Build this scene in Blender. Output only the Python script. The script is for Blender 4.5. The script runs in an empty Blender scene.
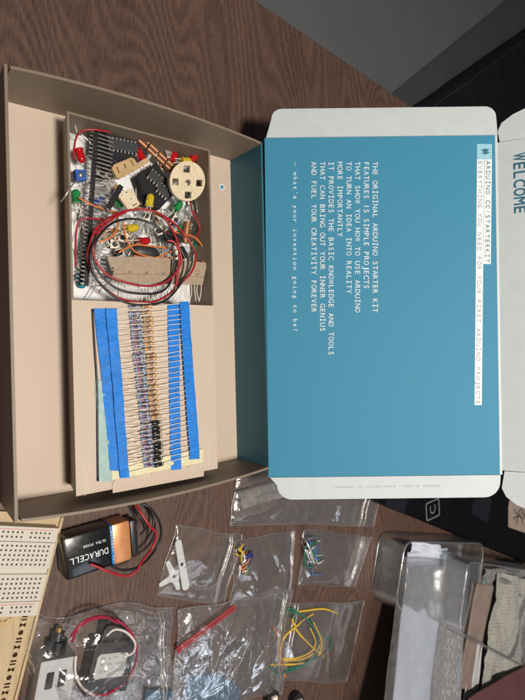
import bpy, bmesh, math, random
from mathutils import Vector, Matrix, noise
random.seed(7)
rad = math.radians
S = bpy.context.scene
COL = S.collection

# ------------------------------------------------------------ camera (1 unit = 1 cm)
FP = 505.0
CX = Vector((631, 15, -505)).normalized(); CY = Vector((-15 / 631, 1, 0)).normalized(); CZ = CX.cross(CY)
RW = Matrix((CX, CY, CZ))                      # camera -> world
CH = 33.5
cam = bpy.data.cameras.new('camera'); camo = bpy.data.objects.new('camera', cam); COL.objects.link(camo)
camo.matrix_world = Matrix.Translation((0, 0, CH)) @ RW.to_4x4()
cam.sensor_width = 36; cam.sensor_fit = 'AUTO'; cam.lens = FP / 700 * 36
cam.clip_start = 0.5; cam.clip_end = 2000
cam.dof.use_dof = True; cam.dof.focus_distance = 35; cam.dof.aperture_fstop = 0.15
S.camera = camo

# ------------------------------------------------------------ light
W = bpy.data.worlds.new('World'); S.world = W; W.use_nodes = True
bg = W.node_tree.nodes['Background']; bg.inputs[0].default_value = (0.90, 0.93, 1.0, 1); bg.inputs[1].default_value = 0.08
def lamp(name, loc, target, size, watts, color=(1, 1, 1), sy=None):
    l = bpy.data.lights.new(name, 'AREA'); l.energy = watts; l.color = color
    l.shape = 'RECTANGLE'; l.size = size; l.size_y = sy or size
    o = bpy.data.objects.new(name, l); COL.objects.link(o); o.location = loc
    o.rotation_euler = (Vector(target) - Vector(loc)).to_track_quat('-Z', 'Y').to_euler()
    return o
lamp('ceiling_lamp', (5, -15, 119), (18, 0, 0), 16, 160000, (1.0, 0.93, 0.84))
lamp('window_light', (60, -120, 150), (25, -5, 0), 60, 22000, (0.78, 0.88, 1.0), 40)
S.view_settings.view_transform = 'Standard'; S.view_settings.look = 'None'
S.view_settings.exposure = 0; S.view_settings.gamma = 1

# ------------------------------------------------------------ helpers
def P(px, py, z=0.0):
    d = RW @ Vector(((px - 262.5) / FP, (350 - py) / FP, -1)); t = (z - CH) / d.z
    return Vector((0, 0, CH)) + d * t

def link(o): COL.objects.link(o); return o
def thing(name, label, cat, loc=(0, 0, 0), rot=(0, 0, 0), group=None):
    o = link(bpy.data.objects.new(name, None)); o.location = loc; o.rotation_euler = rot
    o.empty_display_size = 0.5
    o['label'] = label; o['category'] = cat
    if group: o['group'] = group
    return o
def tag(o, label, cat, group=None):
    o['label'] = label; o['category'] = cat
    if group: o['group'] = group
    return o
def obj(name, bm, mat, parent=None, smooth=False, world=False, loc=None):
    """link bm as ONE mesh object; world=True: verts are world coords and get shifted to the root's origin"""
    me = bpy.data.meshes.new(name)
    if isinstance(bm, bpy.types.Mesh):
        me = bm
    else:
        if world:
            r = parent
            if r is not None:
                while r.parent: r = r.parent
                off = Vector(r.location)
            else:
                n = max(1, len(bm.verts)); c = sum((v.co for v in bm.verts), Vector()) / n
                off = Vector((c.x, c.y, min(v.co.z for v in bm.verts))); loc = off
            for v in bm.verts: v.co -= off
        bm.to_mesh(me); bm.free()
    if smooth:
        for p in me.polygons: p.use_smooth = True
        if smooth == 'auto':
            try: me.set_sharp_from_angle(angle=rad(40))
            except Exception: pass
    mats = mat if isinstance(mat, (list, tuple)) else [mat]
    me.materials.clear()
    for m in mats: me.materials.append(m)
    o = link(bpy.data.objects.new(name, me))
    if parent is not None: o.parent = parent
    if loc is not None: o.location = loc
    return o
def copy_tree(o, parent=None):
    c = o.copy(); COL.objects.link(c); c.parent = parent
    for ch in list(o.children): copy_tree(ch, c)
    return c

def add_box(bm, c, s, M=None, bev=0, mi=0):
    r = bmesh.ops.create_cube(bm, size=1.0, matrix=Matrix.Translation(c) @ Matrix.Diagonal((s[0], s[1], s[2], 1)))
    vs = r['verts']
    fs = list({f for v in vs for f in v.link_faces})
    if bev:
        es = list({e for v in vs for e in v.link_edges})
        rr = bmesh.ops.bevel(bm, geom=es, offset=bev, segments=2, affect='EDGES', profile=0.6)
        fs = [f for f in bm.faces if f.index == -1 or f in set(rr['faces'])] if False else list(set(rr['faces']) | {f for f in fs if f.is_valid})
        vs = list({v for f in fs for v in f.verts})
    for f in fs: f.material_index = mi
    if M is not None: bmesh.ops.transform(bm, matrix=M, verts=vs)
    return vs
def box(c, s, M=None, bev=0):
    bm = bmesh.new(); add_box(bm, c, s, M, bev); return bm
def add_cyl(bm, a, b, r0, r1=None, n=14, caps=True):
    a = Vector(a); b = Vector(b); r1 = r0 if r1 is None else r1
    d = b - a; q = d.to_track_quat('Z', 'Y').to_matrix().to_4x4()
    M = Matrix.Translation((a + b) / 2) @ q
    return bmesh.ops.create_cone(bm, cap_ends=caps, segments=n, radius1=r0, radius2=r1, depth=d.length, matrix=M)['verts']
def add_lathe(bm, prof, n=16, M=None):
    """prof: (x, r) along local +X"""
    rings = []
    new = []
    for x, r in prof:
        ring = []
        for k in range(n):
            a = 2 * math.pi * k / n
            v = bm.verts.new((x, r * math.cos(a), r * math.sin(a))); ring.append(v); new.append(v)
        rings.append(ring)
    for i in range(len(rings) - 1):
        for k in range(n):
            bm.faces.new((rings[i][k], rings[i][(k + 1) % n], rings[i + 1][(k + 1) % n], rings[i + 1][k]))
    bm.faces.new(list(reversed(rings[0]))); bm.faces.new(rings[-1])
    if M is not None: bmesh.ops.transform(bm, matrix=M, verts=new)
    return new
def crom(pts, sub=6, closed=False):
    pts = [Vector(p) for p in pts]; out = []
    n = len(pts)
    if n == 2: return [pts[0].lerp(pts[1], i / sub) for i in range(sub + 1)]
    rng = range(n if closed else n - 1)
    for i in rng:
        if closed: p0, p1, p2, p3 = pts[i - 1], pts[i], pts[(i + 1) % n], pts[(i + 2) % n]
        else: p0, p1, p2, p3 = pts[max(i - 1, 0)], pts[i], pts[i + 1], pts[min(i + 2, n - 1)]
        for k in range(sub):
            t = k / sub
            out.append(0.5 * ((2 * p1) + (p2 - p0) * t + (2 * p0 - 5 * p1 + 4 * p2 - p3) * t * t + (3 * p1 - p0 - 3 * p2 + p3) * t ** 3))
    if not closed: out.append(pts[-1])
    return out
def add_tube(bm, pts, r, n=8, closed=False):
    pts = [Vector(p) for p in pts]; N = len(pts)
    up = Vector((0.13, 0.21, 1)).normalized(); rings = []
    for i, p in enumerate(pts):
        if closed: t = pts[(i + 1) % N] - pts[i - 1]
        else: t = pts[min(i + 1, N - 1)] - pts[max(i - 1, 0)]
        if t.length < 1e-7: t = Vector((1, 0, 0))
        t.normalize()
        s = t.cross(up)
        if s.length < 0.05: s = t.cross(Vector((1, 0, 0)))
        s.normalize(); u = s.cross(t)
        rings.append([bm.verts.new(p + s * (r * math.cos(2 * math.pi * k / n)) + u * (r * math.sin(2 * math.pi * k / n))) for k in range(n)])
    for i in range(N if closed else N - 1):
        a, b = rings[i], rings[(i + 1) % N]
        for k in range(n): bm.faces.new((a[k], a[(k + 1) % n], b[(k + 1) % n], b[k]))
    if not closed:
        bm.faces.new(list(reversed(rings[0]))); bm.faces.new(rings[-1])
def tube(pts, r, n=8, sub=6, closed=False):
    bm = bmesh.new(); add_tube(bm, crom(pts, sub, closed), r, n, closed); return bm
def grid(nu, nv, fn):
    bm = bmesh.new(); vs = [[bm.verts.new(fn(i / nu, j / nv)) for j in range(nv + 1)] for i in range(nu + 1)]
    for i in range(nu):
        for j in range(nv): bm.faces.new((vs[i][j], vs[i + 1][j], vs[i + 1][j + 1], vs[i][j + 1]))
    return bm
def plate_mesh(loops, th, bev=0.0):
    """flat plate with real holes: loops = [outline, hole, ...] of (x, y); thickness th, bottom at z=0"""
    cu = bpy.data.curves.new('plate', 'CURVE'); cu.dimensions = '2D'; cu.fill_mode = 'BOTH'
    for L in loops:
        sp = cu.splines.new('POLY'); sp.points.add(len(L) - 1)
        for p, q in zip(sp.points, L): p.co = (q[0], q[1], 0, 1)
        sp.use_cyclic_u = True
    cu.extrude = th / 2 - bev if th / 2 > bev else th / 2
    cu.bevel_depth = bev; cu.bevel_resolution = 1; cu.offset = -bev
    o = bpy.data.objects.new('plate', cu); COL.objects.link(o)
    bpy.context.view_layer.update()
    dg = bpy.context.evaluated_depsgraph_get()
    me = bpy.data.meshes.new_from_object(o.evaluated_get(dg))
    bm = bmesh.new(); bm.from_mesh(me)
    bpy.data.objects.remove(o); bpy.data.curves.remove(cu); bpy.data.meshes.remove(me)
    bmesh.ops.translate(bm, verts=bm.verts, vec=(0, 0, th / 2))
    for f in bm.faces: f.smooth = False
    return bm
def rrect(x0, y0, x1, y1, r, n=6, corners=(1, 1, 1, 1)):
    """corners: bl, br, tr, tl rounded?"""
    out = []
    for k, (cx, cy, a0) in enumerate(((x0 + r, y0 + r, 180), (x1 - r, y0 + r, 270), (x1 - r, y1 - r, 0), (x0 + r, y1 - r, 90))):
        if corners[k]:
            for i in range(n + 1):
                a = rad(a0 + 90 * i / n); out.append((cx + r * math.cos(a), cy + r * math.sin(a)))
        else:
            out.append(((x0, y0), (x1, y0), (x1, y1), (x0, y1))[k])
    return out
def circ(cx, cy, r, n=24, ry=None): return [(cx + r * math.cos(2 * math.pi * i / n), cy + (ry or r) * math.sin(2 * math.pi * i / n)) for i in range(n)]

_gl = {}
def glyph(ch):
    if ch in _gl: return _gl[ch]
    cu = bpy.data.curves.new('g', 'FONT'); cu.body = ch; cu.size = 1.0; cu.resolution_u = 3
    o = bpy.data.objects.new('g', cu); COL.objects.link(o); bpy.context.view_layer.update()
    me = bpy.data.meshes.new_from_object(o.evaluated_get(bpy.context.evaluated_depsgraph_get()))
    vs = [v.co.copy() for v in me.vertices]; fs = [tuple(p.vertices) for p in me.polygons]
    bpy.data.objects.remove(o); bpy.data.curves.remove(cu); bpy.data.meshes.remove(me)
    _gl[ch] = (vs, fs); return _gl[ch]
CAP = 0.72
def add_text(bm, s, cap, adv, M, mono=True, bold=0.0):
    """writing, cap height and advance in cm; local x = reading direction; M places it"""
    x = 0.0; k = cap / CAP
    for ch in s:
        if ch == ' ': x += adv; continue
        vs, fs = glyph(ch)
        if not vs: x += adv; continue
        x0 = min(v.x for v in vs); x1 = max(v.x for v in vs); w = (x1 - x0) * k
        sx = k
        if mono and w > adv * 0.84: sx = k * adv * 0.84 / w
        elif mono and w < adv * 0.5 and ch.isalpha() and ch != 'I' and ch not in 'ilj': sx = k * adv * 0.6 / w
        w = (x1 - x0) * sx
        ox = x + (adv - w) / 2 - x0 * sx
        vv = [bm.verts.new(M @ Vector((ox + v.x * sx, v.y * k, 0))) for v in vs]
        for f in fs:
            try: bm.faces.new([vv[i] for i in f])
            except ValueError: pass
        bars = []
        if ch == 'I': bars = [(x + adv / 2, cap * 0.05), (x + adv / 2, cap * 0.95)]
        if ch in 'il': bars = [(x + adv / 2, cap * 0.05)]
        for bx, by in bars:
            hw = adv * 0.28; hh = cap * 0.06
            q = [bm.verts.new(M @ Vector(c)) for c in ((bx - hw, by - hh, 0.001), (bx + hw, by - hh, 0.001), (bx + hw, by + hh, 0.001), (bx - hw, by + hh, 0.001))]
            bm.faces.new(q)
        x += adv
def frame(o, xd, yd):
    xd = Vector(xd).normalized(); zd = xd.cross(Vector(yd)).normalized(); yd = zd.cross(xd)
    m = Matrix((xd, yd, zd)).transposed().to_4x4(); m.translation = o; return m

# ------------------------------------------------------------ materials
def lin(c): return tuple((x / 12.92 if x <= 0.04045 else ((x + 0.055) / 1.055) ** 2.4) for x in [v / 255 for v in c])
def N(nt, t, **kw):
    n = nt.nodes.new(t)
    for k, v in kw.items():
        if k in n.inputs: n.inputs[k].default_value = v
        else: setattr(n, k, v)
    return n
def mat(name, col, rough=0.5, metal=0.0, var=0.0, vscale=3.0, bump=0.0, bscale=40.0, spec=0.5, trans=0.0, coat=0.0, stretch=(1, 1, 1), sss=0.0, alpha=1.0):
    m = bpy.data.materials.new(name); m.use_nodes = True; nt = m.node_tree
    b = nt.nodes['Principled BSDF']
    b.inputs['Base Color'].default_value = (*col, 1); b.inputs['Roughness'].default_value = rough
    b.inputs['Metallic'].default_value = metal; b.inputs['Specular IOR Level'].default_value = spec
    b.inputs['Transmission Weight'].default_value = trans; b.inputs['Coat Weight'].default_value = coat
    b.inputs['Alpha'].default_value = alpha
    if sss: b.inputs['Subsurface Weight'].default_value = sss; b.inputs['Subsurface Scale'].default_value = 0.1
    tc = N(nt, 'ShaderNodeTexCoord'); mp = N(nt, 'ShaderNodeMapping'); mp.inputs['Scale'].default_value = stretch
    nt.links.new(tc.outputs['Object'], mp.inputs[0])
    if var:
        nz = N(nt, 'ShaderNodeTexNoise', Scale=vscale, Detail=6.0); nt.links.new(mp.outputs[0], nz.inputs['Vector'])
        cr = N(nt, 'ShaderNodeValToRGB'); e = cr.color_ramp.elements
        e[0].position = 0.3; e[1].position = 0.7
        e[0].color = (*[max(0, c * (1 - var)) for c in col], 1); e[1].color = (*[min(1, c * (1 + var)) for c in col], 1)
        nt.links.new(nz.outputs['Fac'], cr.inputs[0]); nt.links.new(cr.outputs[0], b.inputs['Base Color'])
        rr = N(nt, 'ShaderNodeMapRange'); rr.inputs['To Min'].default_value = max(0.02, rough - 0.08); rr.inputs['To Max'].default_value = min(1, rough + 0.08)
        nt.links.new(nz.outputs['Fac'], rr.inputs[0]); nt.links.new(rr.outputs[0], b.inputs['Roughness'])
    if bump:
        n2 = N(nt, 'ShaderNodeTexNoise', Scale=bscale, Detail=5.0); nt.links.new(mp.outputs[0], n2.inputs['Vector'])
        bp = N(nt, 'ShaderNodeBump', Strength=bump, Distance=0.05); nt.links.new(n2.outputs['Fac'], bp.inputs['Height'])
        nt.links.new(bp.outputs[0], b.inputs['Normal'])
    return m
def film(name, tint=(1, 1, 1), gloss=0.10, rough=0.10, haze=0.05, edge=0.5, bump=0.25, bscale=2.5):
    m = bpy.data.materials.new(name); m.use_nodes = True; nt = m.node_tree; nt.nodes.clear()
    out = N(nt, 'ShaderNodeOutputMaterial'); tr = N(nt, 'ShaderNodeBsdfTransparent'); tr.inputs[0].default_value = (*tint, 1)
    gl = N(nt, 'ShaderNodeBsdfGlossy'); gl.inputs['Roughness'].default_value = rough; gl.inputs[0].default_value = (1, 1, 1, 1)
    df = N(nt, 'ShaderNodeBsdfDiffuse'); df.inputs[0].default_value = (0.86, 0.80, 0.75, 1)
    tl = N(nt, 'ShaderNodeBsdfTranslucent'); tl.inputs[0].default_value = (0.86, 0.80, 0.75, 1)
    ad = N(nt, 'ShaderNodeMixShader', Fac=0.5)
    tc = N(nt, 'ShaderNodeTexCoord'); nz = N(nt, 'ShaderNodeTexNoise', Scale=bscale, Detail=4.0, Distortion=1.2)
    nt.links.new(tc.outputs['Object'], nz.inputs['Vector'])
    bp = N(nt, 'ShaderNodeBump', Strength=bump, Distance=0.3); nt.links.new(nz.outputs['Fac'], bp.inputs['Height'])
    nt.links.new(bp.outputs[0], gl.inputs['Normal'])
    lw = N(nt, 'ShaderNodeLayerWeight', Blend=0.35); nt.links.new(bp.outputs[0], lw.inputs['Normal'])
    mr = N(nt, 'ShaderNodeMapRange'); mr.inputs['To Min'].default_value = gloss; mr.inputs['To Max'].default_value = edge
    nt.links.new(lw.outputs['Fresnel'], mr.inputs[0])
    m1 = N(nt, 'ShaderNodeMixShader'); m2 = N(nt, 'ShaderNodeMixShader')
    hz = N(nt, 'ShaderNodeMapRange'); hz.inputs['From Min'].default_value = 0.3; hz.inputs['From Max'].default_value = 0.75
    hz.inputs['To Min'].default_value = haze * 0.4; hz.inputs['To Max'].default_value = haze * 1.9
    nt.links.new(nz.outputs['Fac'], hz.inputs[0]); nt.links.new(hz.outputs[0], m1.inputs[0])
    nt.links.new(df.outputs[0], ad.inputs[1]); nt.links.new(tl.outputs[0], ad.inputs[2])
    nt.links.new(tr.outputs[0], m1.inputs[1]); nt.links.new(ad.outputs[0], m1.inputs[2])
    nt.links.new(mr.outputs[0], m2.inputs[0]); nt.links.new(m1.outputs[0], m2.inputs[1]); nt.links.new(gl.outputs[0], m2.inputs[2])
    nt.links.new(m2.outputs[0], out.inputs[0])
    return m
def wood(name, dark, light, band=9.0, rough=0.5, sc=1.0, fine=0.5, bump=0.12, pore=0.8):
    """dark board, grain along Y"""
    m = bpy.data.materials.new(name); m.use_nodes = True; nt = m.node_tree; L = nt.links.new
    b = nt.nodes['Principled BSDF']; tc = N(nt, 'ShaderNodeTexCoord')
    mp = N(nt, 'ShaderNodeMapping'); mp.inputs['Scale'].default_value = (0.10 * sc, 0.022 * sc, 0.1 * sc); L(tc.outputs['Object'], mp.inputs[0])
    n1 = N(nt, 'ShaderNodeTexNoise', Scale=1.0, Detail=1.5, Roughness=0.4); L(mp.outputs[0], n1.inputs['Vector'])
    mu = N(nt, 'ShaderNodeMath', operation='MULTIPLY'); mu.inputs[1].default_value = band * 34; L(n1.outputs['Fac'], mu.inputs[0])
    sn = N(nt, 'ShaderNodeMath', operation='SINE'); L(mu.outputs[0], sn.inputs[0])
    mp2 = N(nt, 'ShaderNodeMapping'); mp2.inputs['Scale'].default_value = (13 * sc, 0.7 * sc, 1); L(tc.outputs['Object'], mp2.inputs[0])
    n2 = N(nt, 'ShaderNodeTexNoise', Scale=1.0, Detail=6.0, Roughness=0.65); L(mp2.outputs[0], n2.inputs['Vector'])
    mp3 = N(nt, 'ShaderNodeMapping'); mp3.inputs['Scale'].default_value = (0.5 * sc, 0.05 * sc, 1); L(tc.outputs['Object'], mp3.inputs[0])
    n3 = N(nt, 'ShaderNodeTexNoise', Scale=1.0, Detail=3.0); L(mp3.outputs[0], n3.inputs['Vector'])
    a = N(nt, 'ShaderNodeMath', operation='MULTIPLY_ADD'); a.inputs[1].default_value = 0.085; L(sn.outputs[0], a.inputs[0])
    f = N(nt, 'ShaderNodeMath', operation='MULTIPLY_ADD'); f.inputs[1].default_value = fine * 1.6; f.inputs[2].default_value = 0.5 - 0.8 * fine; L(n2.outputs['Fac'], f.inputs[0])
    L(f.outputs[0], a.inputs[2])
    g = N(nt, 'ShaderNodeMath', operation='MULTIPLY_ADD'); g.inputs[1].default_value = 0.28; g.inputs[2].default_value = -0.14; L(n3.outputs['Fac'], g.inputs[0])
    ad = N(nt, 'ShaderNodeMath', operation='ADD'); L(a.outputs[0], ad.inputs[0]); L(g.outputs[0], ad.inputs[1])
    cr = N(nt, 'ShaderNodeValToRGB'); e = cr.color_ramp.elements; e[0].position = 0.2; e[1].position = 0.85
    e[0].color = (*dark, 1); e[1].color = (*light, 1); L(ad.outputs[0], cr.inputs[0])
    mp4 = N(nt, 'ShaderNodeMapping'); mp4.inputs['Scale'].default_value = (26 * sc, 1.5 * sc, 1); L(tc.outputs['Object'], mp4.inputs[0])
    n4 = N(nt, 'ShaderNodeTexNoise', Scale=1.0, Detail=3.0, Roughness=0.6); L(mp4.outputs[0], n4.inputs['Vector'])
    pr = N(nt, 'ShaderNodeMapRange'); pr.inputs['From Min'].default_value = 0.36; pr.inputs['From Max'].default_value = 0.5; pr.inputs['To Min'].default_value = pore; L(n4.outputs['Fac'], pr.inputs[0])
    mm = N(nt, 'ShaderNodeMixRGB', blend_type='MULTIPLY'); mm.inputs[0].default_value = 1; L(cr.outputs[0], mm.inputs[1]); L(pr.outputs[0], mm.inputs[2]); L(mm.outputs[0], b.inputs['Base Color'])
    b.inputs['Roughness'].default_value = rough; b.inputs['Specular IOR Level'].default_value = 0.35
    bp = N(nt, 'ShaderNodeBump', Strength=bump, Distance=0.04); L(ad.outputs[0], bp.inputs['Height']); L(bp.outputs[0], b.inputs['Normal'])
    return m

M_TABLE = wood('dark_wood', (0.040, 0.0225, 0.0165), (0.178, 0.102, 0.076), band=10, fine=0.45, pore=0.5)
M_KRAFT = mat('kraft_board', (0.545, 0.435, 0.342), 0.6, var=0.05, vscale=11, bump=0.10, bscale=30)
M_WALL = mat('shaded_brown_board', (0.205, 0.155, 0.112), 0.5, var=0.06, vscale=11, bump=0.10, bscale=30)  # darker than the floor board: part of the wall shade is in this colour
M_HINGE = mat('shaded_teal_print', (0.020, 0.120, 0.170), 0.5, var=0.06, vscale=5, bump=0.1, bscale=45)  # lid teal darkened, so the hinge wall's shadow is painted in
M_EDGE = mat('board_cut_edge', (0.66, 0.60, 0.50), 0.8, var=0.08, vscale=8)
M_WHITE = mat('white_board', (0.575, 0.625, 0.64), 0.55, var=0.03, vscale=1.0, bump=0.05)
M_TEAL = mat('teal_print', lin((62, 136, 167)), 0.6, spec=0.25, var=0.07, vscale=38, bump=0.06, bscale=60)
M_INK_W = mat('white_ink', (0.80, 0.84, 0.84), 0.6, var=0.05, vscale=20)
M_INK_T = mat('teal_ink', lin((45, 105, 125)), 0.6, var=0.05, vscale=20)
M_INK_G = mat('grey_ink', (0.33, 0.36, 0.37), 0.6, var=0.05, vscale=20)
M_LTEAL = mat('pale_teal_ink', lin((150, 200, 215)), 0.6, var=0.05, vscale=20)
M_PAPER = mat('white_paper', (0.78, 0.78, 0.78), 0.6, var=0.04, vscale=2, bump=0.05)
M_BLUE = mat('blue_tape', lin((0, 116, 206)), 0.55, var=0.24, vscale=3, bump=0.5, bscale=6, stretch=(0.7, 2.4, 1))  # stretched colour variation paints darker creases across the tape
M_LEAD = mat('tinned_lead', (0.86, 0.77, 0.65), 0.4, metal=0.0, var=0.1, vscale=10)
M_PIN = mat('silver_pin', (0.82, 0.80, 0.76), 0.28, metal=0.9, var=0.05)
M_BLK = mat('black_plastic', (0.012, 0.012, 0.014), 0.38, var=0.3, vscale=6)
M_FOAM = mat('black_foam', (0.013, 0.013, 0.015), 0.9, var=0.5, vscale=14, bump=0.8, bscale=22)
M_CHIP = mat('chip_epoxy', (0.035, 0.036, 0.04), 0.55, var=0.15, vscale=20)
M_PLY = wood('laser_cut_ply', (0.40, 0.25, 0.11), (0.62, 0.44, 0.23), band=5, sc=3, fine=0.3, bump=0.05)
M_PLYL = wood('pale_ply', (0.62, 0.50, 0.32), (0.82, 0.70, 0.50), band=5, sc=3, fine=0.25, bump=0.05)
M_BASE = wood('stand_ply', (0.40, 0.29, 0.16), (0.60, 0.46, 0.28), band=5, sc=2, fine=0.3, bump=0.05)
M_BURN = mat('laser_burn', (0.09, 0.045, 0.02), 0.8, var=0.3, vscale=10)
M_COPPER = mat('copper_tin', (0.30, 0.135, 0.06), 0.4, metal=0.4, var=0.2, vscale=6)
def wiremat(n, c): return mat(n, c, 0.38, var=0.06, vscale=8)
W_RED = wiremat('red_wire', (0.36, 0.012, 0.022)); W_BLK = wiremat('black_wire', (0.012, 0.012, 0.013)); W_ORG = wiremat('orange_wire', (0.62, 0.17, 0.035))
W_YEL = wiremat('yellow_wire', (0.70, 0.44, 0.03)); W_GRN = wiremat('green_wire', (0.03, 0.16, 0.10)); W_WHT = wiremat('white_wire', (0.62, 0.55, 0.52)); W_CRM = wiremat('crimson_wire', (0.30, 0.01, 0.04))
def ledmat(n, c, a=0.0): return mat(n, c, 0.12, spec=0.6, trans=0.35 + a, sss=0.0, var=0.05, coat=0.5)
LED = {'red': ledmat('red_led', (0.62, 0.008, 0.012)), 'green': ledmat('green_led', (0.02, 0.33, 0.09)), 'yellow': ledmat('yellow_led', (0.80, 0.60, 0.03)),
       'clear': ledmat('clear_led', (0.90, 0.92, 0.93), 0.45), 'blue': ledmat('blue_led', (0.03, 0.12, 0.60))}
M_FILM = film('clear_polybag', gloss=0.022, rough=0.14, haze=0.040, edge=0.35, bump=0.12, bscale=0.8)
M_FILMC = film('crinkly_film', gloss=0.028, rough=0.13, haze=0.060, edge=0.42, bump=0.25, bscale=0.9)
M_ZIP = film('zip_strip', gloss=0.10, rough=0.2, haze=0.30, edge=0.7, bump=0.1, bscale=4)
M_ACR = film('clear_acrylic', tint=(0.88, 0.90, 0.92), gloss=0.035, rough=0.2, haze=0.085, edge=0.6, bump=0.05, bscale=1)
M_SLV = film('clear_sleeve', tint=(0.95, 0.96, 0.97), gloss=0.03, rough=0.2, haze=0.06, edge=0.4, bump=0.1, bscale=0.6)
M_RIM = film('acrylic_rim', tint=(0.8, 0.82, 0.85), gloss=0.14, rough=0.15, haze=0.30, edge=0.8, bump=0.05, bscale=1)

# ------------------------------------------------------------ setting
def setting(name, bm, m):
    o = obj(name, bm, m); o['kind'] = 'structure'; return o
setting('floor', grid(1, 1, lambda u, v: Vector((-400 + 900 * u, -400 + 900 * v, -72))), mat('grey_floor', (0.13, 0.135, 0.14), 0.7, var=0.08, vscale=0.05, bump=0.05))
e0 = P(255, 0, 0); e1 = P(412, 107, 0); ed = (e1 - e0).normalized()
tb = bmesh.new()
A = e0 - ed * 90; B = e0 + ed * 90
outline = [(A.x, A.y), (A.x - 5, -90), (B.x + 6, -95), (B.x, B.y)]
tbm = plate_mesh([outline], 2.6, 0.12)
bmesh.ops.translate(tbm, verts=tbm.verts, vec=(0, 0, -2.6))
setting('table_top', tbm, M_TABLE)
# what lies beyond the table edge
CH_Z = -14.0
ca = P(372, 112, CH_Z); cb = P(530, -18, CH_Z); cd = (cb - ca).normalized(); cn = Vector((cd.y, -cd.x, 0))
def slab(a, d, n, la, lb, w, z0, z1, bev):
    M = frame(Vector((a.x, a.y, 0)), d, (-n.x, -n.y, 0))
    bm = bmesh.new(); add_box(bm, ((la + lb) / 2, w / 2, (z0 + z1) / 2), (lb - la, abs(w), z1 - z0), M, bev); return bm
gb = slab(ca, cd, cn, -70, 110, 120, CH_Z - 5, CH_Z, 1.2)
tag(obj('grey_seat', gb, mat('grey_vinyl', (0.115, 0.120, 0.125), 0.55, var=0.06, vscale=0.15, bump=0.05, bscale=6), None, 'auto', True), 'smooth grey seat with a soft edge beyond the table edge', 'seat')
sb_ = slab(ca - cn * 0.0, cd, cn, -70, 110, -30, CH_Z - 8, CH_Z - 2.5, 0.6)
tag(obj('seat_edge', sb_, mat('shaded_grey_vinyl', (0.062, 0.066, 0.066), 0.6, var=0.06, vscale=0.15), None, 'auto', True), 'band of seat padding with its side shade painted in between the grey seat and the black fabric', 'padding')  # lower side step of the seat; its shade is put into a darker grey
fa = P(400, 112, -14.5); fb = P(530, 22, -14.5); fd = (fb - fa).normalized(); fn_ = Vector((fd.y, -fd.x, 0))
def cloth(u, v):
    p = fa + fd * (-20 + 110 * u) + fn_ * (70 * v)
    h = -15.3 + 1.0 * math.sin(min(1, v * 14) * math.pi / 2) + 1.0 * noise.noise(Vector((u * 14, v * 7, 0))) + 0.22 * noise.noise(Vector((u * 60, v * 30, 3)))
    if v == 0: h = -19
    return Vector((p.x, p.y, h))
bg_ = thing('black_jacket', 'black quilted fabric with a stitched seam at the upper right corner', 'jacket', (fa.x, fa.y, -26))
obj('cloth', grid(120, 60, cloth), mat('black_fabric', (0.012, 0.012, 0.016), 0.95, var=0.4, vscale=1.2, bump=0.7, bscale=3, spec=0.1), bg_, True, True)
sb = bmesh.new(); sp_ = []
for k in range(241):
    p = cloth(0.001 + k / 241, 0.035); p.z += 0.2 + 0.12 * math.sin(k * math.pi / 2); sp_.append(p)
add_tube(sb, sp_, 0.09, 5)
obj('seam', sb, mat('dark_thread', (0.03, 0.03, 0.036), 0.9, var=0.2), bg_, True, True)

# ------------------------------------------------------------ the outer box
X0, X1, Y0, Y1, HB = 6.6, 23.25, -8.55, 15.05, 4.8
TH = 0.16
kit = thing('open_gift_box', 'open kraft lined box with a teal lid folded back to the right', 'box', ((X0 + X1) / 2, (Y0 + Y1) / 2, 0))
tray = obj('base_tray', box(((X0 + X1) / 2 + 0.1, (Y0 + Y1) / 2, 0.46), (X1 - X0 + 0.05, Y1 - Y0 + 0.3, 0.90)), M_KRAFT, kit, False, True)
def wall_y(ys, sgn):
    def ft(u):
        x = X0 - 0.1 + (X1 - X0 + 0.15) * u
        return x, math.sin(math.pi * u) ** 0.8 * 0.42
    nu = 40; bm = bmesh.new(); rows = []
    for i in range(nu + 1):
        x, b = ft(i / nu); rows.append([bm.verts.new((x, ys + sgn * (0.0 + b * t) + sgn * w, 0.02 + (HB - 0.02) * t)) for t, w in ((0, 0), (0.5, 0), (1, 0), (1, TH), (0.5, TH), (0, TH))])
    for i in range(nu):
        for k in range(6):
            f = bm.faces.new((rows[i][k], rows[i + 1][k], rows[i + 1][(k + 1) % 6], rows[i][(k + 1) % 6])); f.material_index = 1 if k == 2 else 0
    bm.faces.new(rows[0]); bm.faces.new(rows[-1])
    bmesh.ops.recalc_face_normals(bm, faces=bm.faces); return bm
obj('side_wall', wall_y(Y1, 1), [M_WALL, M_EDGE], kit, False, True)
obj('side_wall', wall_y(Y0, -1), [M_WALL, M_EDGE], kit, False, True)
def wall_x(x0, lean, m, nm, h=HB):
    bm = bmesh.new(); pts = []
    for y in (Y0 - 0.18, Y1 + 0.18):
        pts.append([bm.verts.new((x, y, z)) for x, z in ((x0, 0.03), (x0 + lean, h), (x0 + lean + (TH if lean >= 0 else -TH), h), (x0 + (TH if lean >= 0 else -TH), 0.03))])
    for k in range(4):
        f = bm.faces.new((pts[0][k], pts[1][k], pts[1][(k + 1) % 4], pts[0][(k + 1) % 4])); f.material_index = 1 if k == 1 else 0
    bm.faces.new(pts[0]); bm.faces.new(pts[1]); bmesh.ops.recalc_face_normals(bm, faces=bm.faces)
    return obj(nm, bm, [m, M_EDGE], kit, False, True)
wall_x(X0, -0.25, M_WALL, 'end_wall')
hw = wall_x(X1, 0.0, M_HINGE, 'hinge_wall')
dot = bmesh.new(); pd = P(222, 187, 0.92); add_cyl(dot, (pd.x, pd.y, 0.912), (pd.x, pd.y, 0.918), 0.24, n=24)
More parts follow.
